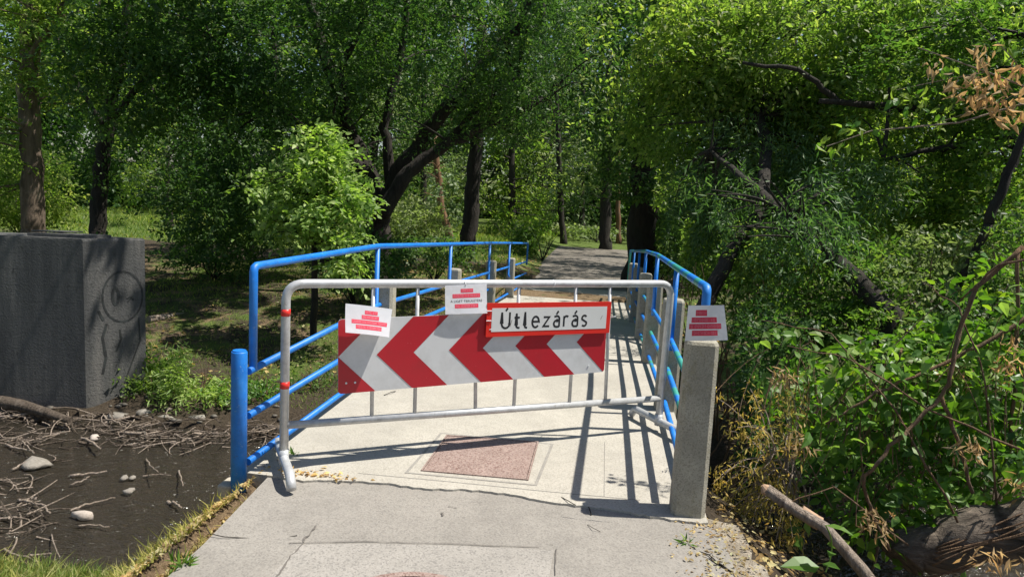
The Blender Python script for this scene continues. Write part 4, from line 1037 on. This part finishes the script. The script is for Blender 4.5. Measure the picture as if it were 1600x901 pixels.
tree('dark_elder', 'dense dark small-leaved tree filling the right edge above the brambles', 'tree',
     [base(1545, 8.6)] + PX((1520, 480), (1545, 340), (1598, 210), (1620, 60), Y=8.6), [.10, .085, .07, .05, .03],
     [E(1430, 130, 9.4, 110, 80, .9, 7000), E(1570, 90, 8.8, 100, 100, .9, 6500), E(1420, 290, 9.2, 90, 70, .8, 6500), E(1540, 330, 8.8, 90, 80, .8, 7000), E(1650, 250, 8, 90, 150, .8, 5000), E(1560, 210, 9.2, 70, 60, .8, 4000)],
     .07, 'kite', 'leaf', limbs=[(PX((1598, 210), (1480, 230), (1380, 250), Y=8.8), .05, .02)], tw=7, per=50, clump=.15)
for k, (px, py, Y, rx, ry, n, mat, lab) in enumerate((
    (1130, 440, 8.8, 60, 55, 2600, 'leaf', 'small-leaved shrub right behind the notice on the right railing'),
    (1230, 420, 8.4, 75, 60, 3400, 'leafyel', 'sunlit small-leaved thicket above the brambles'),
    (1340, 440, 7.8, 85, 60, 3600, 'leaf', 'green thicket beneath the leaning willow trunk'),
    (1470, 430, 7.4, 90, 60, 3400, 'leafsil', 'grey-green thicket at the right behind the tall bramble stems'),
    (1590, 440, 7.0, 60, 90, 4500, 'leafdark', 'dark thicket at the right edge of the photo'),
    (1170, 540, 7.0, 60, 45, 3200, 'leafdark', 'shadowed thicket beside the second concrete post'),
    (1070, 440, 12, 30, 40, 1600, 'leafyel', 'bright shrub glimpsed behind the right railing uprights'),
    (1200, 660, 6.2, 90, 70, 3600, 'leafdark', 'dark undergrowth in the gully right of the bridge'),
    (1250, 500, 7.6, 80, 40, 3400, 'leaf', 'leafy undergrowth just above the top of the brambles'),
    (1400, 510, 7.2, 110, 40, 4200, 'leaf', 'dim leafy undergrowth behind the arching bramble stems'),
    (1540, 520, 6.6, 90, 60, 3600, 'leafdark', 'dark undergrowth behind the brambles at the right edge'),
    (1440, 690, 5.9, 160, 70, 4200, 'leafdark', 'deep shaded undergrowth behind the fallen log'))):
    e = empty('thicket', base(px, Y), lab, 'shrub')
    cr, cl = crown('foliage', [E(px, py, Y, rx, ry, .55, n)], .058, 'kite', mat, e, clump=.16, per=60)
    mb = MB(); bb = base(px, Y)
    for c_ in cl[0][:(14 if py < 500 else 3)]: mb.tube(branch_path(bb+rng.normal(size=3)*np.array([.2, .2, 0]), c_, .05, 5), [.014, .011, .008, .006, .004], 5)
    mb.build('stems', 'stem', e)['kind'] = 'stuff'

# ------------------------------------------------------------------ foreground bramble with broad leaves
V, F = leaves(np.zeros((1, 3)), 1, 'ovate', up=100, droop=0, svar=0, D=np.array([[1., 0, 0]]))
def leafmesh(name, mat, kind='ovate', curl=0):
    T, Ft = TPL[kind]; T = T.copy().astype(float)
    if curl: T[:, 2] -= curl*T[:, 0]**2
    me = bpy.data.meshes.new(name); me.from_pydata([tuple(map(float, t)) for t in T], [], [tuple(map(int, f)) for f in Ft]); me.materials.append(MAT[mat]); return me
# single leaves share meshes; a few meshes with their own tint so neighbours differ
def leafvariants(mat, kind, n=1, curl=0): return [leafmesh('leaf', mat, kind, curl*k) for k in range(n)]
def place_leaves(P, meshes, size, parent, up=.8, droop=.3, D=None):
    off = Vector(parent.location); n = len(P)
    N = rand_dirs(n); N[:, 2] += up; N /= np.linalg.norm(N, axis=1, keepdims=True)
    if D is None: D = rand_dirs(n); D[:, 2] -= droop*2
    D = D-N*np.sum(D*N, 1, keepdims=True); D /= np.linalg.norm(D, axis=1, keepdims=True); B = np.cross(N, D)
    for i in range(n):
        o = bpy.data.objects.new('leaf', meshes[i % len(meshes)]); COL.objects.link(o); o.parent = parent
        s = size*random.uniform(.6, 1.25)
        R = Matrix(((D[i, 0], B[i, 0], N[i, 0]), (D[i, 1], B[i, 1], N[i, 1]), (D[i, 2], B[i, 2], N[i, 2]))).to_4x4()
        o.matrix_local = Matrix.Translation(Vector([float(c) for c in P[i]])-off) @ R @ Matrix.Scale(s, 4)
def pts_in(e, n):
    d = rand_dirs(n); r = rng.uniform(0, 1, (n, 1))**(1/3.); return e['c']+d*r*e['r']
br = empty('bramble_bush', base(1420, 4.7), 'bramble bush with broad bright leaves and arching brown stems at lower right', 'bush')
stems = [([(1600, 385, 4.3), (1525, 450, 4.35), (1500, 515, 4.35), (1485, 580, 4.3), (1472, 615, 4.3), (1420, 670, 4.25), (1380, 710, 4.2), (1345, 755, 4.2), (1365, 800, 4.2), (1390, 860, 4.2)], .014, .009),
         ([(1650, 470, 4.6), (1560, 525, 4.6), (1500, 555, 4.6), (1425, 590, 4.55), (1350, 625, 4.5), (1290, 662, 4.5)], .015, .007),
         ([(1472, 615, 4.3), (1495, 685, 4.3), (1520, 770, 4.3)], .012, .010), ([(1592, 390, 4.9), (1588, 520, 4.9), (1580, 700, 4.9)], .012, .012),
         ([(1410, 545, 4.9), (1380, 600, 4.8), (1365, 650, 4.8), (1335, 730, 4.8)], .008, .006), ([(1620, 400, 4.2), (1560, 415, 4.3), (1500, 470, 4.4)], .008, .005),
         ([(1590, 700, 4.1), (1450, 640, 4.3), (1330, 560, 4.5), (1230, 540, 4.6)], .007, .003), ([(1420, 850, 4.1), (1300, 760, 4.1), (1200, 800, 4.1)], .006, .003),
         ([(1500, 820, 4.2), (1400, 640, 4.4), (1300, 520, 4.6), (1190, 500, 4.7)], .007, .003), ([(1560, 800, 4.3), (1540, 600, 4.4), (1500, 480, 4.5), (1440, 440, 4.6)], .007, .003)]
for pts, r0, r1 in stems:
    P_ = [at(a, b_, Y=c) for a, b_, c in pts]; Q = []
    for i in range(len(P_)-1):
        for t in np.linspace(0, 1, 4, endpoint=False): Q.append(P_[i]*(1-t)+P_[i+1]*t+rng.normal(size=3)*.006)
    Q.append(P_[-1]); MB().tube(Q, list(np.linspace(r0, r1, len(Q))), 7, wob=.15).build('stem', 'stem', br, True)
FE = [E(1260, 600, 4.9, 75, 60, .3, 1), E(1350, 560, 4.7, 90, 45, .3, 1), E(1460, 590, 4.6, 100, 65, .35, 1), E(1330, 670, 4.5, 100, 60, .3, 1), E(1240, 540, 5, 60, 30, .3, 1), E(1560, 500, 4.6, 60, 70, .3, 1)]
P = np.concatenate([pts_in(e, k) for e, k in zip(FE, (42, 60, 80, 62, 22, 32))])
lm = leafvariants('leafbig', 'ovate', 3, .12)
lm += [leafmesh('leaf', 'leaflight', 'ovate', .15), leafmesh('leaf', 'leafyel', 'ovate', .1), leafmesh('leaf', 'leaf', 'ovate', .2)]
place_leaves(P, lm, .10, br, up=1.2, droop=.35)
BE = [E(1290, 610, 5.2, 80, 60, .4, 420), E(1400, 590, 5.1, 100, 60, .5, 700), E(1510, 600, 5, 110, 90, .5, 950), E(1380, 720, 4.9, 110, 60, .5, 800), E(1540, 700, 4.8, 90, 80, .4, 800), E(1590, 500, 5.2, 70, 90, .4, 600), E(1320, 800, 4.6, 60, 30, .3, 200)]
o, _ = crown('leaf_mass', BE, .08, 'ovate', 'leafbig', br, clump=.13, per=20, up=.6, droop=.35); o['kind'] = 'stuff'
# twigs joining leaves
mb = MB()
for e in FE+BE[:6]:
    for c_ in pts_in(e, 12):
        a_ = c_+np.array([rng.normal()*.15, rng.normal()*.1, -.3-.2*rng.random()]); mb.tube(branch_path(a_, c_, .1, 5), [.004, .0035, .003, .0025, .002], 4)
mb.build('twigs', 'stem', br)['kind'] = 'stuff'
# low broad-leaved weed near the path end at right
wd = empty('broadleaf_weed', at(1270, 890, Y=3.7), 'small plant with three long pointed bright green leaves at the bottom right', 'plant')
for (x0, y0, x1, y1) in ((1280, 885, 1222, 880), (1285, 880, 1300, 860), (1300, 862, 1290, 893), (1290, 820, 1330, 836)):
    a_, b_ = at(x0, y0, Y=3.75), at(x1, y1, Y=3.7); D = (b_-a_)[None]; L = np.linalg.norm(D)
    place_leaves(a_[None], [lm[0]], L*1.1, wd, up=3, D=D/L)
MB().tube(arc(at(1290, 893, Y=3.75), at(1310, 850, Y=3.8), at(1290, 820, Y=3.8), 7), .0035, 5).build('stem', 'grass', wd)

# wilted yellow plant left of the bramble
wl = empty('wilted_shrub', base(1180, 4.7), 'wilted yellow shrub with drooping dry seed clusters beside the nearest concrete post', 'shrub')
mb = MB(); tips = []
for i in range(80):
    a_ = at(1230+rng.normal()*18, 760+rng.normal()*30, Y=4.6); tpx, tpy = rng.uniform(1112, 1260), rng.uniform(590, 900)
    c_ = at(tpx, tpy, Y=4.25+rng.uniform(0, .7)); m_ = (a_+c_)/2+np.array([0, 0, .22]); pth = arc(a_, m_, c_, 8)
    mb.tube(pth, list(np.linspace(.005, .002, 8)), 4); tips += [pth[-1], pth[-1], pth[-2], pth[-3]]
mb.build('twigs', 'drift', wl)['kind'] = 'stuff'
TP = np.array(tips); k = rng.integers(0, len(TP), 2600)
P = TP[k]+rng.normal(size=(2600, 3))*np.array([.025, .025, .04])
D = rng.normal(size=(2600, 3))*.45; D[:, 2] -= 1
P2 = P[P[:, 2] > H(P[:, 0], P[:, 1])]; D2 = D[P[:, 2] > H(P[:, 0], P[:, 1])]
V, F = leaves(P2, .042, 'narrow', up=0, D=D2); bulk('seed_clusters', V, F, 'leafwilt', wl, 'stuff')
# dry brown clusters in the bramble
dr = empty('dry_leaf_clusters', base(1390, 4.1), 'withered pale brown leaf clusters hanging in front of the bramble stems', 'dry leaves')
P = np.concatenate([pts_in(E(a, b_, Y, rx, ry, .06, 1), n) for a, b_, Y, rx, ry, n in ((1222, 590, 4.5, 18, 14, 60), (1372, 815, 4.05, 30, 32, 60), (1510, 700, 4.2, 26, 24, 45), (1490, 590, 4.7, 30, 22, 60), (1575, 560, 4.4, 16, 50, 60), (1560, 870, 3.9, 60, 20, 50), (1250, 690, 4.4, 22, 26, 60), (1590, 760, 4.2, 20, 20, 30))])
D = rng.normal(size=(len(P), 3))*.6; D[:, 2] -= 1; V, F = leaves(P, .06, 'narrow', up=0, D=D)
bulk('leaf_mass', V, F, 'leaforange', dr, 'stuff')

# overhanging twig at the top right
ov = empty('overhanging_twig', at(1640, 150, Y=4.2), 'pale twig hanging in from the top right with yellow-green and withered orange leaves', 'branch')
for pts, r in ((((1640, 150), (1545, 112), (1440, 74)), .006), (((1640, 170), (1588, 95), (1518, 18)), .004), (((1640, 150), (1500, 190), (1360, 205), (1290, 232)), .006), (((1545, 112), (1480, 125), (1400, 140)), .003), (((1620, 130), (1560, 160), (1470, 190)), .003)):
    MB().tube([p+rng.normal(size=3)*.004 for p in PX(*pts, Y=4.2)], list(np.linspace(r, r*.4, len(pts))), 6).build('twig', 'drift', ov)
lmy = [leafmesh('leaf', 'leafyel', 'ovate', .2), leafmesh('leaf', 'leafyel', 'kite', .3), leafmesh('leaf', 'leafbig', 'ovate', .3)]
P = np.concatenate([pts_in(E(a, b_, 4.2, rx, ry, .08, 1), n) for a, b_, rx, ry, n in ((1425, 150, 38, 22, 26), (1345, 200, 28, 12, 16), (1300, 228, 26, 14, 14), (1460, 185, 30, 18, 14), (1590, 72, 26, 10, 10), (1480, 105, 16, 10, 6), (1590, 175, 25, 15, 10))])
D = rng.normal(size=(len(P), 3)); D[:, 2] -= 1.2; place_leaves(P, lmy, .062, ov, up=.4, D=D)
lmo = [leafmesh('leaf', 'leaforange', 'narrow', .3)]; lmo[0].vertices[1].co.y = .2; lmo[0].vertices[3].co.y = -.18
P = np.concatenate([pts_in(E(a, b_, 4.15, rx, ry, .08, 1), n) for a, b_, rx, ry, n in ((1540, 140, 34, 34, 70), (1505, 130, 28, 20, 30), (1462, 98, 10, 12, 10), (1570, 175, 26, 24, 30), (1538, 85, 14, 18, 18), (1590, 115, 14, 24, 18))])
D = rng.normal(size=(len(P), 3))*.5; D[:, 2] -= 1; place_leaves(P, lmo, .06, ov, up=.1, D=D)

# logs at the lower right
lg = empty('fallen_log', base(1520, 4.4), 'thick weathered fallen log with rough bark at the lower right corner', 'log')
A0, A1 = at(1405, 868, Y=4.35), at(1700, 800, Y=4.2); n = 16; Q = [A0*(1-t)+A1*t+rng.normal(size=3)*.012 for t in np.linspace(0, 1, n)]
MB().tube(Q, [.12+.035*min(1, i/5)+.008*rng.random() for i in range(n)], 22, wob=.045).build('trunk', 'log', lg, True)
for i in range(7):
    o_ = rng.uniform(-.5, .6); Pq = []
    for t in np.linspace(.1, 1, 12): a_ = o_+.7*t+.1*math.sin(9*t+i); Pq.append(A0*(1-t)+A1*t+np.array([.05*math.sin(a_), -.19*math.cos(a_), .19*math.sin(a_)]))
    MB().tube(Pq, .005, 5).build('vine', 'stem', lg, True)
cbch = empty('cut_branch', base(1260, 4.0), 'sawn pale brown branch lying in the undergrowth beside the path', 'branch')
P_ = PX((1198, 765, 4.15), (1245, 795, 4.1), (1290, 825, 4.0), (1345, 885, 3.9), (1400, 960, 3.85)); MB().tube([p+rng.normal(size=3)*.004 for p in P_], [.032, .035, .031, .036, .038], 12, wob=.16).build('branch', 'drift', cbch, True)
d_ = (P_[0]-P_[1])/np.linalg.norm(P_[0]-P_[1]); MB().tube([P_[0]-d_*.004, P_[0]+d_*.006, P_[0]+d_*.028+np.array([0, 0, .012])], [.036, .035, .012], 10, wob=.2).build('sawn_end', 'cutwood', cbch)
MB().tube([P_[1]-d_*.02, P_[1]-d_*.09, P_[1]-d_*.14], [.0395, .0405, .039], 12, wob=.1).build('bare_wood', 'cutwood', cbch, True)

# ------------------------------------------------------------------ stream: driftwood, stones
def zz(x, y): return (x*.334, 600+y*.334)
man = [([(470, 130), (500, 160), (560, 180)], .022), ([(30, 285), (90, 300), (150, 310)], .02), ([(380, 250), (420, 265), (470, 300)], .025), ([(500, 260), (545, 250), (590, 240)], .014),
       ([(330, 430), (410, 418), (500, 405)], .02), ([(330, 470), (380, 455), (420, 430)], .014), ([(685, 350), (705, 385), (740, 410)], .012), ([(835, 405), (848, 440), (855, 475)], .012),
       ([(85, 540), (150, 550), (200, 570), (235, 600)], .022), ([(120, 610), (160, 598), (200, 590)], .015), ([(330, 590), (380, 570), (460, 545), (540, 530)], .014), ([(370, 660), (430, 655), (510, 665)], .014),
       ([(135, 800), (190, 795), (240, 790)], .016), ([(240, 700), (258, 760), (280, 810)], .008), ([(785, 550), (820, 560), (850, 575)], .022), ([(0, 625), (40, 628), (80, 620)], .02),
       ([(850, 240), (880, 225), (915, 200)], .014), ([(20, 770), (60, 790), (190, 830)], .014), ([(100, 260), (125, 290), (160, 320)], .012), ([(60, 400), (90, 380), (130, 360)], .018), ([(670, 430), (730, 420), (800, 425)], .01), ([(640, 150), (600, 200), (560, 225)], .01)]
dz_ = [.10, .05, .08, .05, .03, .05, .14, .10, .05, .03, .03, .02, .03, .12, .03, .03, .08, .05, .1, .05, .02, .12]
def stick_obj(P, r, label, mat='drift', group='bare sticks stranded in the stream'):
    c = np.array(P[0]); Q = []
    for i in range(len(P)-1):
        for t in np.linspace(0, 1, 4, endpoint=False): Q.append(np.array(P[i])*(1-t)+np.array(P[i+1])*t+rng.normal(size=3)*r*.35)
    Q.append(np.array(P[-1])); mb = MB().tube([q-c for q in Q], list(np.linspace(r, r*.45, len(Q))), 7, wob=.2)
    o = mb.build('driftwood_stick', mat, None, True); o.location = [float(v) for v in c]; return tag(o, label, 'stick', group)
for k, (pts, r) in enumerate(man):
    P_ = [at(*zz(*p), z=WATER+.02+dz_[k]*i/(len(pts)-1)) for i, p in enumerate(pts)]
    stick_obj(P_, r*.75, 'bare pale stick lying among the driftwood in the stream')
P_ = [at(*zz(*p), z=WATER+.12) for p in ((-60, 60), (0, 82), (100, 100), (220, 135), (330, 170))]
o = MB().tube(P_, [.09, .085, .075, .06, .035], 12, wob=.15).build('driftwood_log', 'driftdark', None, True); tag(o, 'long dark log washed against the foot of the concrete block', 'log')
# tangled small driftwood on the bars
def tangle(name, label, bars, n, L, r, mat):
    mb = MB()
    for _ in range(n):
        bx, by, rx, ry = random.choice(bars); x = bx+rng.normal()*rx*.6; y = by+rng.normal()*ry*.7; z0 = max(WATER, gz(x, y))+rng.uniform(-.01, .06)
        a = rng.normal()*.8+(math.pi if random.random() < .5 else 0); l_ = L*rng.uniform(.3, 1.3); d = np.array([math.cos(a), math.sin(a), rng.normal()*.16])*l_
        c = np.array([x, y, z0]); m_ = c+d*.5+rng.normal(size=3)*l_*.2*np.array([1, 1, .35]); e_ = c+d; e_[2] = max(e_[2], WATER-.01)
        rr_ = r*rng.uniform(.35, 1.3)*(2.4 if rng.random() < .06 else 1); mb.tube(arc(c, m_, e_, 5), [rr_, rr_*.9, rr_*.8, rr_*.7, rr_*.5], 5, False)
    tag(mb.build(name, mat), label, 'driftwood', kind='stuff')
bars = [(-5.0, 7.4, 1.0, .24), (-6.4, 6.8, .8, .2), (-5.0, 5.1, .5, .22), (-3.7, 7.7, .6, .12), (-5.0, 7.4, 1.0, .24), (-6.4, 7.5, .9, .2), (-5.7, 5.7, .5, .14)]
tangle('driftwood_tangle', 'tangled pale sticks and twigs stranded across the stream', bars, 380, .36, .007, 'drift')
tangle('wet_twig_litter', 'dark wet twigs and roots caught among the driftwood', bars+[(-6.8, 7.0, 1.2, .4)], 420, .34, .008, 'driftdark')
def stone(x, y, z, r, mat, label, flat=.6, group='stones in the stream'):
    import bmesh
    bm = bmesh.new(); bmesh.ops.create_icosphere(bm, subdivisions=2, radius=1)
    ph = rng.uniform(0, 6, 3); sx, sy = rng.uniform(.8, 1.2, 2)
    for v in bm.verts:
        k = 1+.22*math.sin(v.co.x*3+ph[0])+.18*math.sin(v.co.y*4+ph[1])+.12*math.sin(v.co.z*5+ph[2])+random.uniform(-.07, .07); v.co *= k*r; v.co.x *= sx*1.25; v.co.y *= sy; v.co.z *= flat
    me = bpy.data.meshes.new('stone'); bm.to_mesh(me); bm.free(); o = link('stone', me, mat, None, True); o.location = (float(x), float(y), float(z)); return tag(o, label, 'stone', group)
for (zx, zy, r, mat, lab) in ((440, 250, .05, 'pale', 'pale upright stone standing in the upper driftwood bar'), (380, 612, .06, 'pale', 'pale rounded stone near the lower edge of the stream'), (170, 375, .10, 'stone', 'large mossy stone at the left among the driftwood'),
                              (580, 438, .035, 'stone', 'small stone in mid stream'), (616, 436, .025, 'stone', 'smallest stone just right of the mid-stream stone'), (690, 140, .11, 'stone', 'grey stone at the foot of the far bank bushes'), (600, 500, .04, 'stone', 'dark stone just breaking the water surface'),
                              (930, 160, .10, 'stone', 'grey stone below the bright green bank bush'), (1090, 160, .07, 'pale', 'small pale stone on the far bank by the bollard'), (790, 160, .09, 'stone', 'low stone on the far bank under the overhanging leaves'), (560, 150, .1, 'stone', 'flat stone at the waterline near the block corner')):
    p = at(*zz(zx, zy), z=WATER+.03); stone(p[0], p[1], p[2], r, mat, lab)
n = 420; x = rng.uniform(-8, -2.3, n); y = rng.uniform(4.6, 8.3, n)
import bmesh
V = []; F = []
ico = bmesh.new(); bmesh.ops.create_icosphere(ico, subdivisions=1, radius=1); iv = np.array([v.co[:] for v in ico.verts]); jf = np.array([[v.index for v in f.verts] for f in ico.faces]); ico.free()
for i in range(n):
    r = rng.uniform(.015, .05); V.append(iv*np.array([r*1.3, r, r*.6])+np.array([x[i], y[i], gz(x[i], y[i])+.01])+rng.normal(size=iv.shape)*r*.1); F.append(jf+i*len(iv))
tag(bulk('pebbles', np.concatenate(V), np.concatenate(F), 'pebble', None, 'stuff'), 'pebbles on the bed and edges of the stream', 'pebbles')
# fallen log on the far bank
P_ = [at(a, b_, z=-.86) for a, b_ in ((232, 500), (275, 494), (330, 490))]; o = MB().tube(P_, [.07, .055, .035], 9, wob=.2).build('fallen_branch', 'drift', None, True); tag(o, 'pale dead branch lying on the shaded far bank right of the block', 'branch')
# bank bushes at the far waterline
for px, py, Y, rx, ry, n, mat, kind, s_, lab in ((312, 598, 8.4, 38, 42, 4800, 'leaflight', 'narrow', .08, 'feathery bright green bush on the far waterline'), (235, 592, 8.6, 46, 32, 3600, 'leaf', 'kite', .055, 'dark green leafy bush on the waterline beside the block'),
                                     (365, 610, 8.5, 24, 28, 1600, 'leafbig', 'kite', .05, 'small bright bush just left of the blue bollard'), (410, 608, 8.6, 24, 26, 1400, 'leafbig', 'kite', .05, 'bright weeds on the far bank between bollard and barrier upright'), (275, 632, 8.3, 46, 16, 1800, 'leafsil', 'kite', .045, 'low grey-green weeds trailing into the water'), (490, 588, 9.2, 34, 24, 900, 'leaf', 'kite', .05, 'sparse weeds seen through the left railing')):
    c = at(px, py, Y=Y); e = empty('bank_bush', (c[0], c[1], gz(c[0], c[1])), lab, 'bush'); cr, cl = crown('foliage', [E(px, py, Y, rx, ry, .3, n)], s_, kind, mat, e, clump=.1, per=30, droop=.2)
    mb = MB()
    for c_ in cl[0][:12]: mb.tube(branch_path(np.array(e.location), c_, .05, 5), [.009, .008, .006, .004, .003], 5)
    mb.build('stems', 'stem', e)['kind'] = 'stuff'

# ------------------------------------------------------------------ grass, leaf litter
def scatter_grass(name, label, x0, x1, y0, y1, n, h, mat, cond=None, w=1.0, lean=.5):
    x = rng.uniform(x0, x1, n); y = rng.uniform(y0, y1, n); k = wob(x, y, 1.1)+rng.normal(0, .4, n) > -.35
    if cond is not None: k &= cond(x, y)
    x, y = x[k], y[k]; P = np.stack([x, y, H(x, y)-.01], 1); D = rng.normal(size=(len(x), 3))*lean; D[:, 2] = 1; D /= np.linalg.norm(D, axis=1, keepdims=True)
    B = np.cross(D, rand_dirs(len(x))); B /= np.linalg.norm(B, axis=1, keepdims=True); s = h*rng.uniform(.4, 1.2, (len(x), 1)); wd_ = .035*w*h**.5*.35
    bendv = rng.normal(size=(len(x), 3))*.25*s; bendv[:, 2] *= .3
    V = np.stack([P-B*wd_, P+B*wd_, P+D*s*.6+B*wd_*.7, P+D*s*.6-B*wd_*.7, P+D*s+bendv], 1).reshape(-1, 3); F = (np.array([[0, 1, 2], [0, 2, 3], [3, 2, 4]])[None]+(np.arange(len(x))*5)[:, None, None]).reshape(-1, 3)
    tag(bulk(name, V, F, mat, None, 'stuff'), label, 'grass')
scatter_grass('meadow_grass', 'sunlit green grass of the park meadow behind the trees', -32, 10, 21, 44, 60000, .22, 'grass', lambda x, y: np.abs(x+.55) > 2.0, 2.6)
scatter_grass('bank_grass', 'short grass on the far bank of the stream', -9, -1.95, 8.3, 20, 30000, .10, 'grass', lambda x, y: ~((x < -5.2) & (y < 9.6)), 1.3)
scatter_grass('near_grass', 'dry yellow and green grass on the near bank at lower left', -5.2, -2.35, 2.6, 4.5, 9000, .15, 'grassdry', None, 1.0)
scatter_grass('edge_grass', 'grass and weeds on the slope just below the left path edge', -2.7, -1.66, 1.8, 3.5, 3200, .09, 'grassdry', None, .9)
scatter_grass('near_green_grass', 'green grass tufts on the near bank at lower left', -5.2, -2.5, 3.0, 4.6, 4500, .14, 'grass', None, 1.0)
def litter(name, label, n, fx, fy, size, mat, z=None, cond=None, lift=.012):
    x = fx(n); y = fy(n)
    if cond is not None: k = cond(x, y); x, y = x[k], y[k]
    zz_ = H(x, y) if z is None else np.full(len(x), z); P = np.stack([x, y, zz_+lift*rng.uniform(.3, 2, len(x))], 1)
    V, F = leaves(P, size, 'kite', up=1.6, droop=0); tag(bulk(name, V, F, mat, None, 'stuff'), label, 'leaf litter')
litter('bank_leaf_litter', 'dry fallen leaves covering the slope below the left path edge', 9000, lambda n: -1.60-np.abs(rng.normal(0, .5, n)), lambda n: rng.uniform(1.8, 5.4, n), .026, 'leafdry')
litter('park_leaf_litter', 'brown fallen leaves on the ground beside the park path', 5000, lambda n: rng.uniform(-8, 3.2, n), lambda n: rng.uniform(9, 28, n), .09, 'leafdry', None, lambda x, y: ((x < -2.0) | (x > .75)) & (wob(x, y, .9) > -.1))
litter('path_edge_litter', 'dry leaves and crumbs along the right edge of the path', 900, lambda n: .66-rng.normal(0, .10, n), lambda n: rng.uniform(2.2, 3.66, n), .022, 'leafdry', -.010, None, .004)
litter('joint_litter', 'dry crumbs of straw at the joint behind the barrier foot', 90, lambda n: rng.normal(-1.5, .12, n), lambda n: rng.normal(3.66, .03, n), .03, 'leafdry', .002, None, .004)
litter('gully_leaf_litter', 'brown leaves fallen in the gully right of the path', 2600, lambda n: rng.uniform(.75, 3.5, n), lambda n: rng.uniform(2.8, 5.6, n), .055, 'leafdry')
# shoulder of rough concrete on the right path edge
pp = [(.60, .5), (.84, .5)] + [(.90-.13*ss((y-2.6)/1.0)+random.uniform(-.025, .025), y) for y in np.arange(1.2, 3.7, .07)] + [(.62, 3.70), (.58, 3.3)]
outline_slab('path_shoulder', pp, -.022, -.5, 'shoulder', 'crumbling concrete shoulder along the right path edge')
# thin twigs on the path
def ground_twig(px, r, z, label):
    P_ = [at(a, b_, z=z+r+.001+(.012*math.sin(i*1.3) if 0 < i < len(px)-1 else 0)) for i, (a, b_) in enumerate(px)]
    Q = []; 
    for i in range(len(P_)-1):
        for t in np.linspace(0, 1, 5, endpoint=False): Q.append(P_[i]*(1-t)+P_[i+1]*t)
    Q.append(P_[-1]); o = MB().tube(Q, r, 6).build('twig', 'bark', None, True); tag(o, label, 'twig')
ground_twig([(322, 824), (328, 833), (350, 838), (400, 841), (440, 840), (464, 836)], .0022, -.012, 'long thin dark twig curving across the left of the asphalt path')
ground_twig([(918, 787), (922, 797), (924, 804)], .003, -.012, 'short curved twig at the end of the joint in front of the right railing')
ground_twig([(877, 776), (890, 783), (900, 789)], .0025, -.004, 'tiny twig on the joint near the railing shadow')
ground_twig([(918, 819), (928, 825), (938, 830)], .0015, -.012, 'short straw on the asphalt at right')
ground_twig([(600, 617), (612, 612), (618, 611)], .003, 0, 'short dark twig on the deck under the chevron board')
ground_twig([(1105, 872), (1125, 880), (1150, 898)], .004, -.02, 'brown stick at the lower right edge of the path')
ground_twig([(1090, 860), (1108, 866), (1130, 886), (1160, 905)], .003, -.02, 'thinner brown stick beside the one at the lower right path edge')
for px, py, n, lab in ((280, 882, 34, 'small weed growing on the left edge of the path'), (1070, 848, 14, 'tiny weed on the right edge of the path'), (452, 712, 30, 'tuft of grass at the deck edge behind the barrier foot')):
    c = at(px, py, z=-.01); P = np.repeat(c[None], n, 0)+rng.normal(size=(n, 3))*np.array([.02, .02, 0]); D = rng.normal(size=(n, 3)); D[:, 2] = np.abs(D[:, 2])*.8+.2
    V, F = leaves(P, .05, 'narrow', up=.5, D=D); o = bulk('weed', V-c, F, 'leafbig'); o.location = [float(v) for v in c]; tag(o, lab, 'weed')
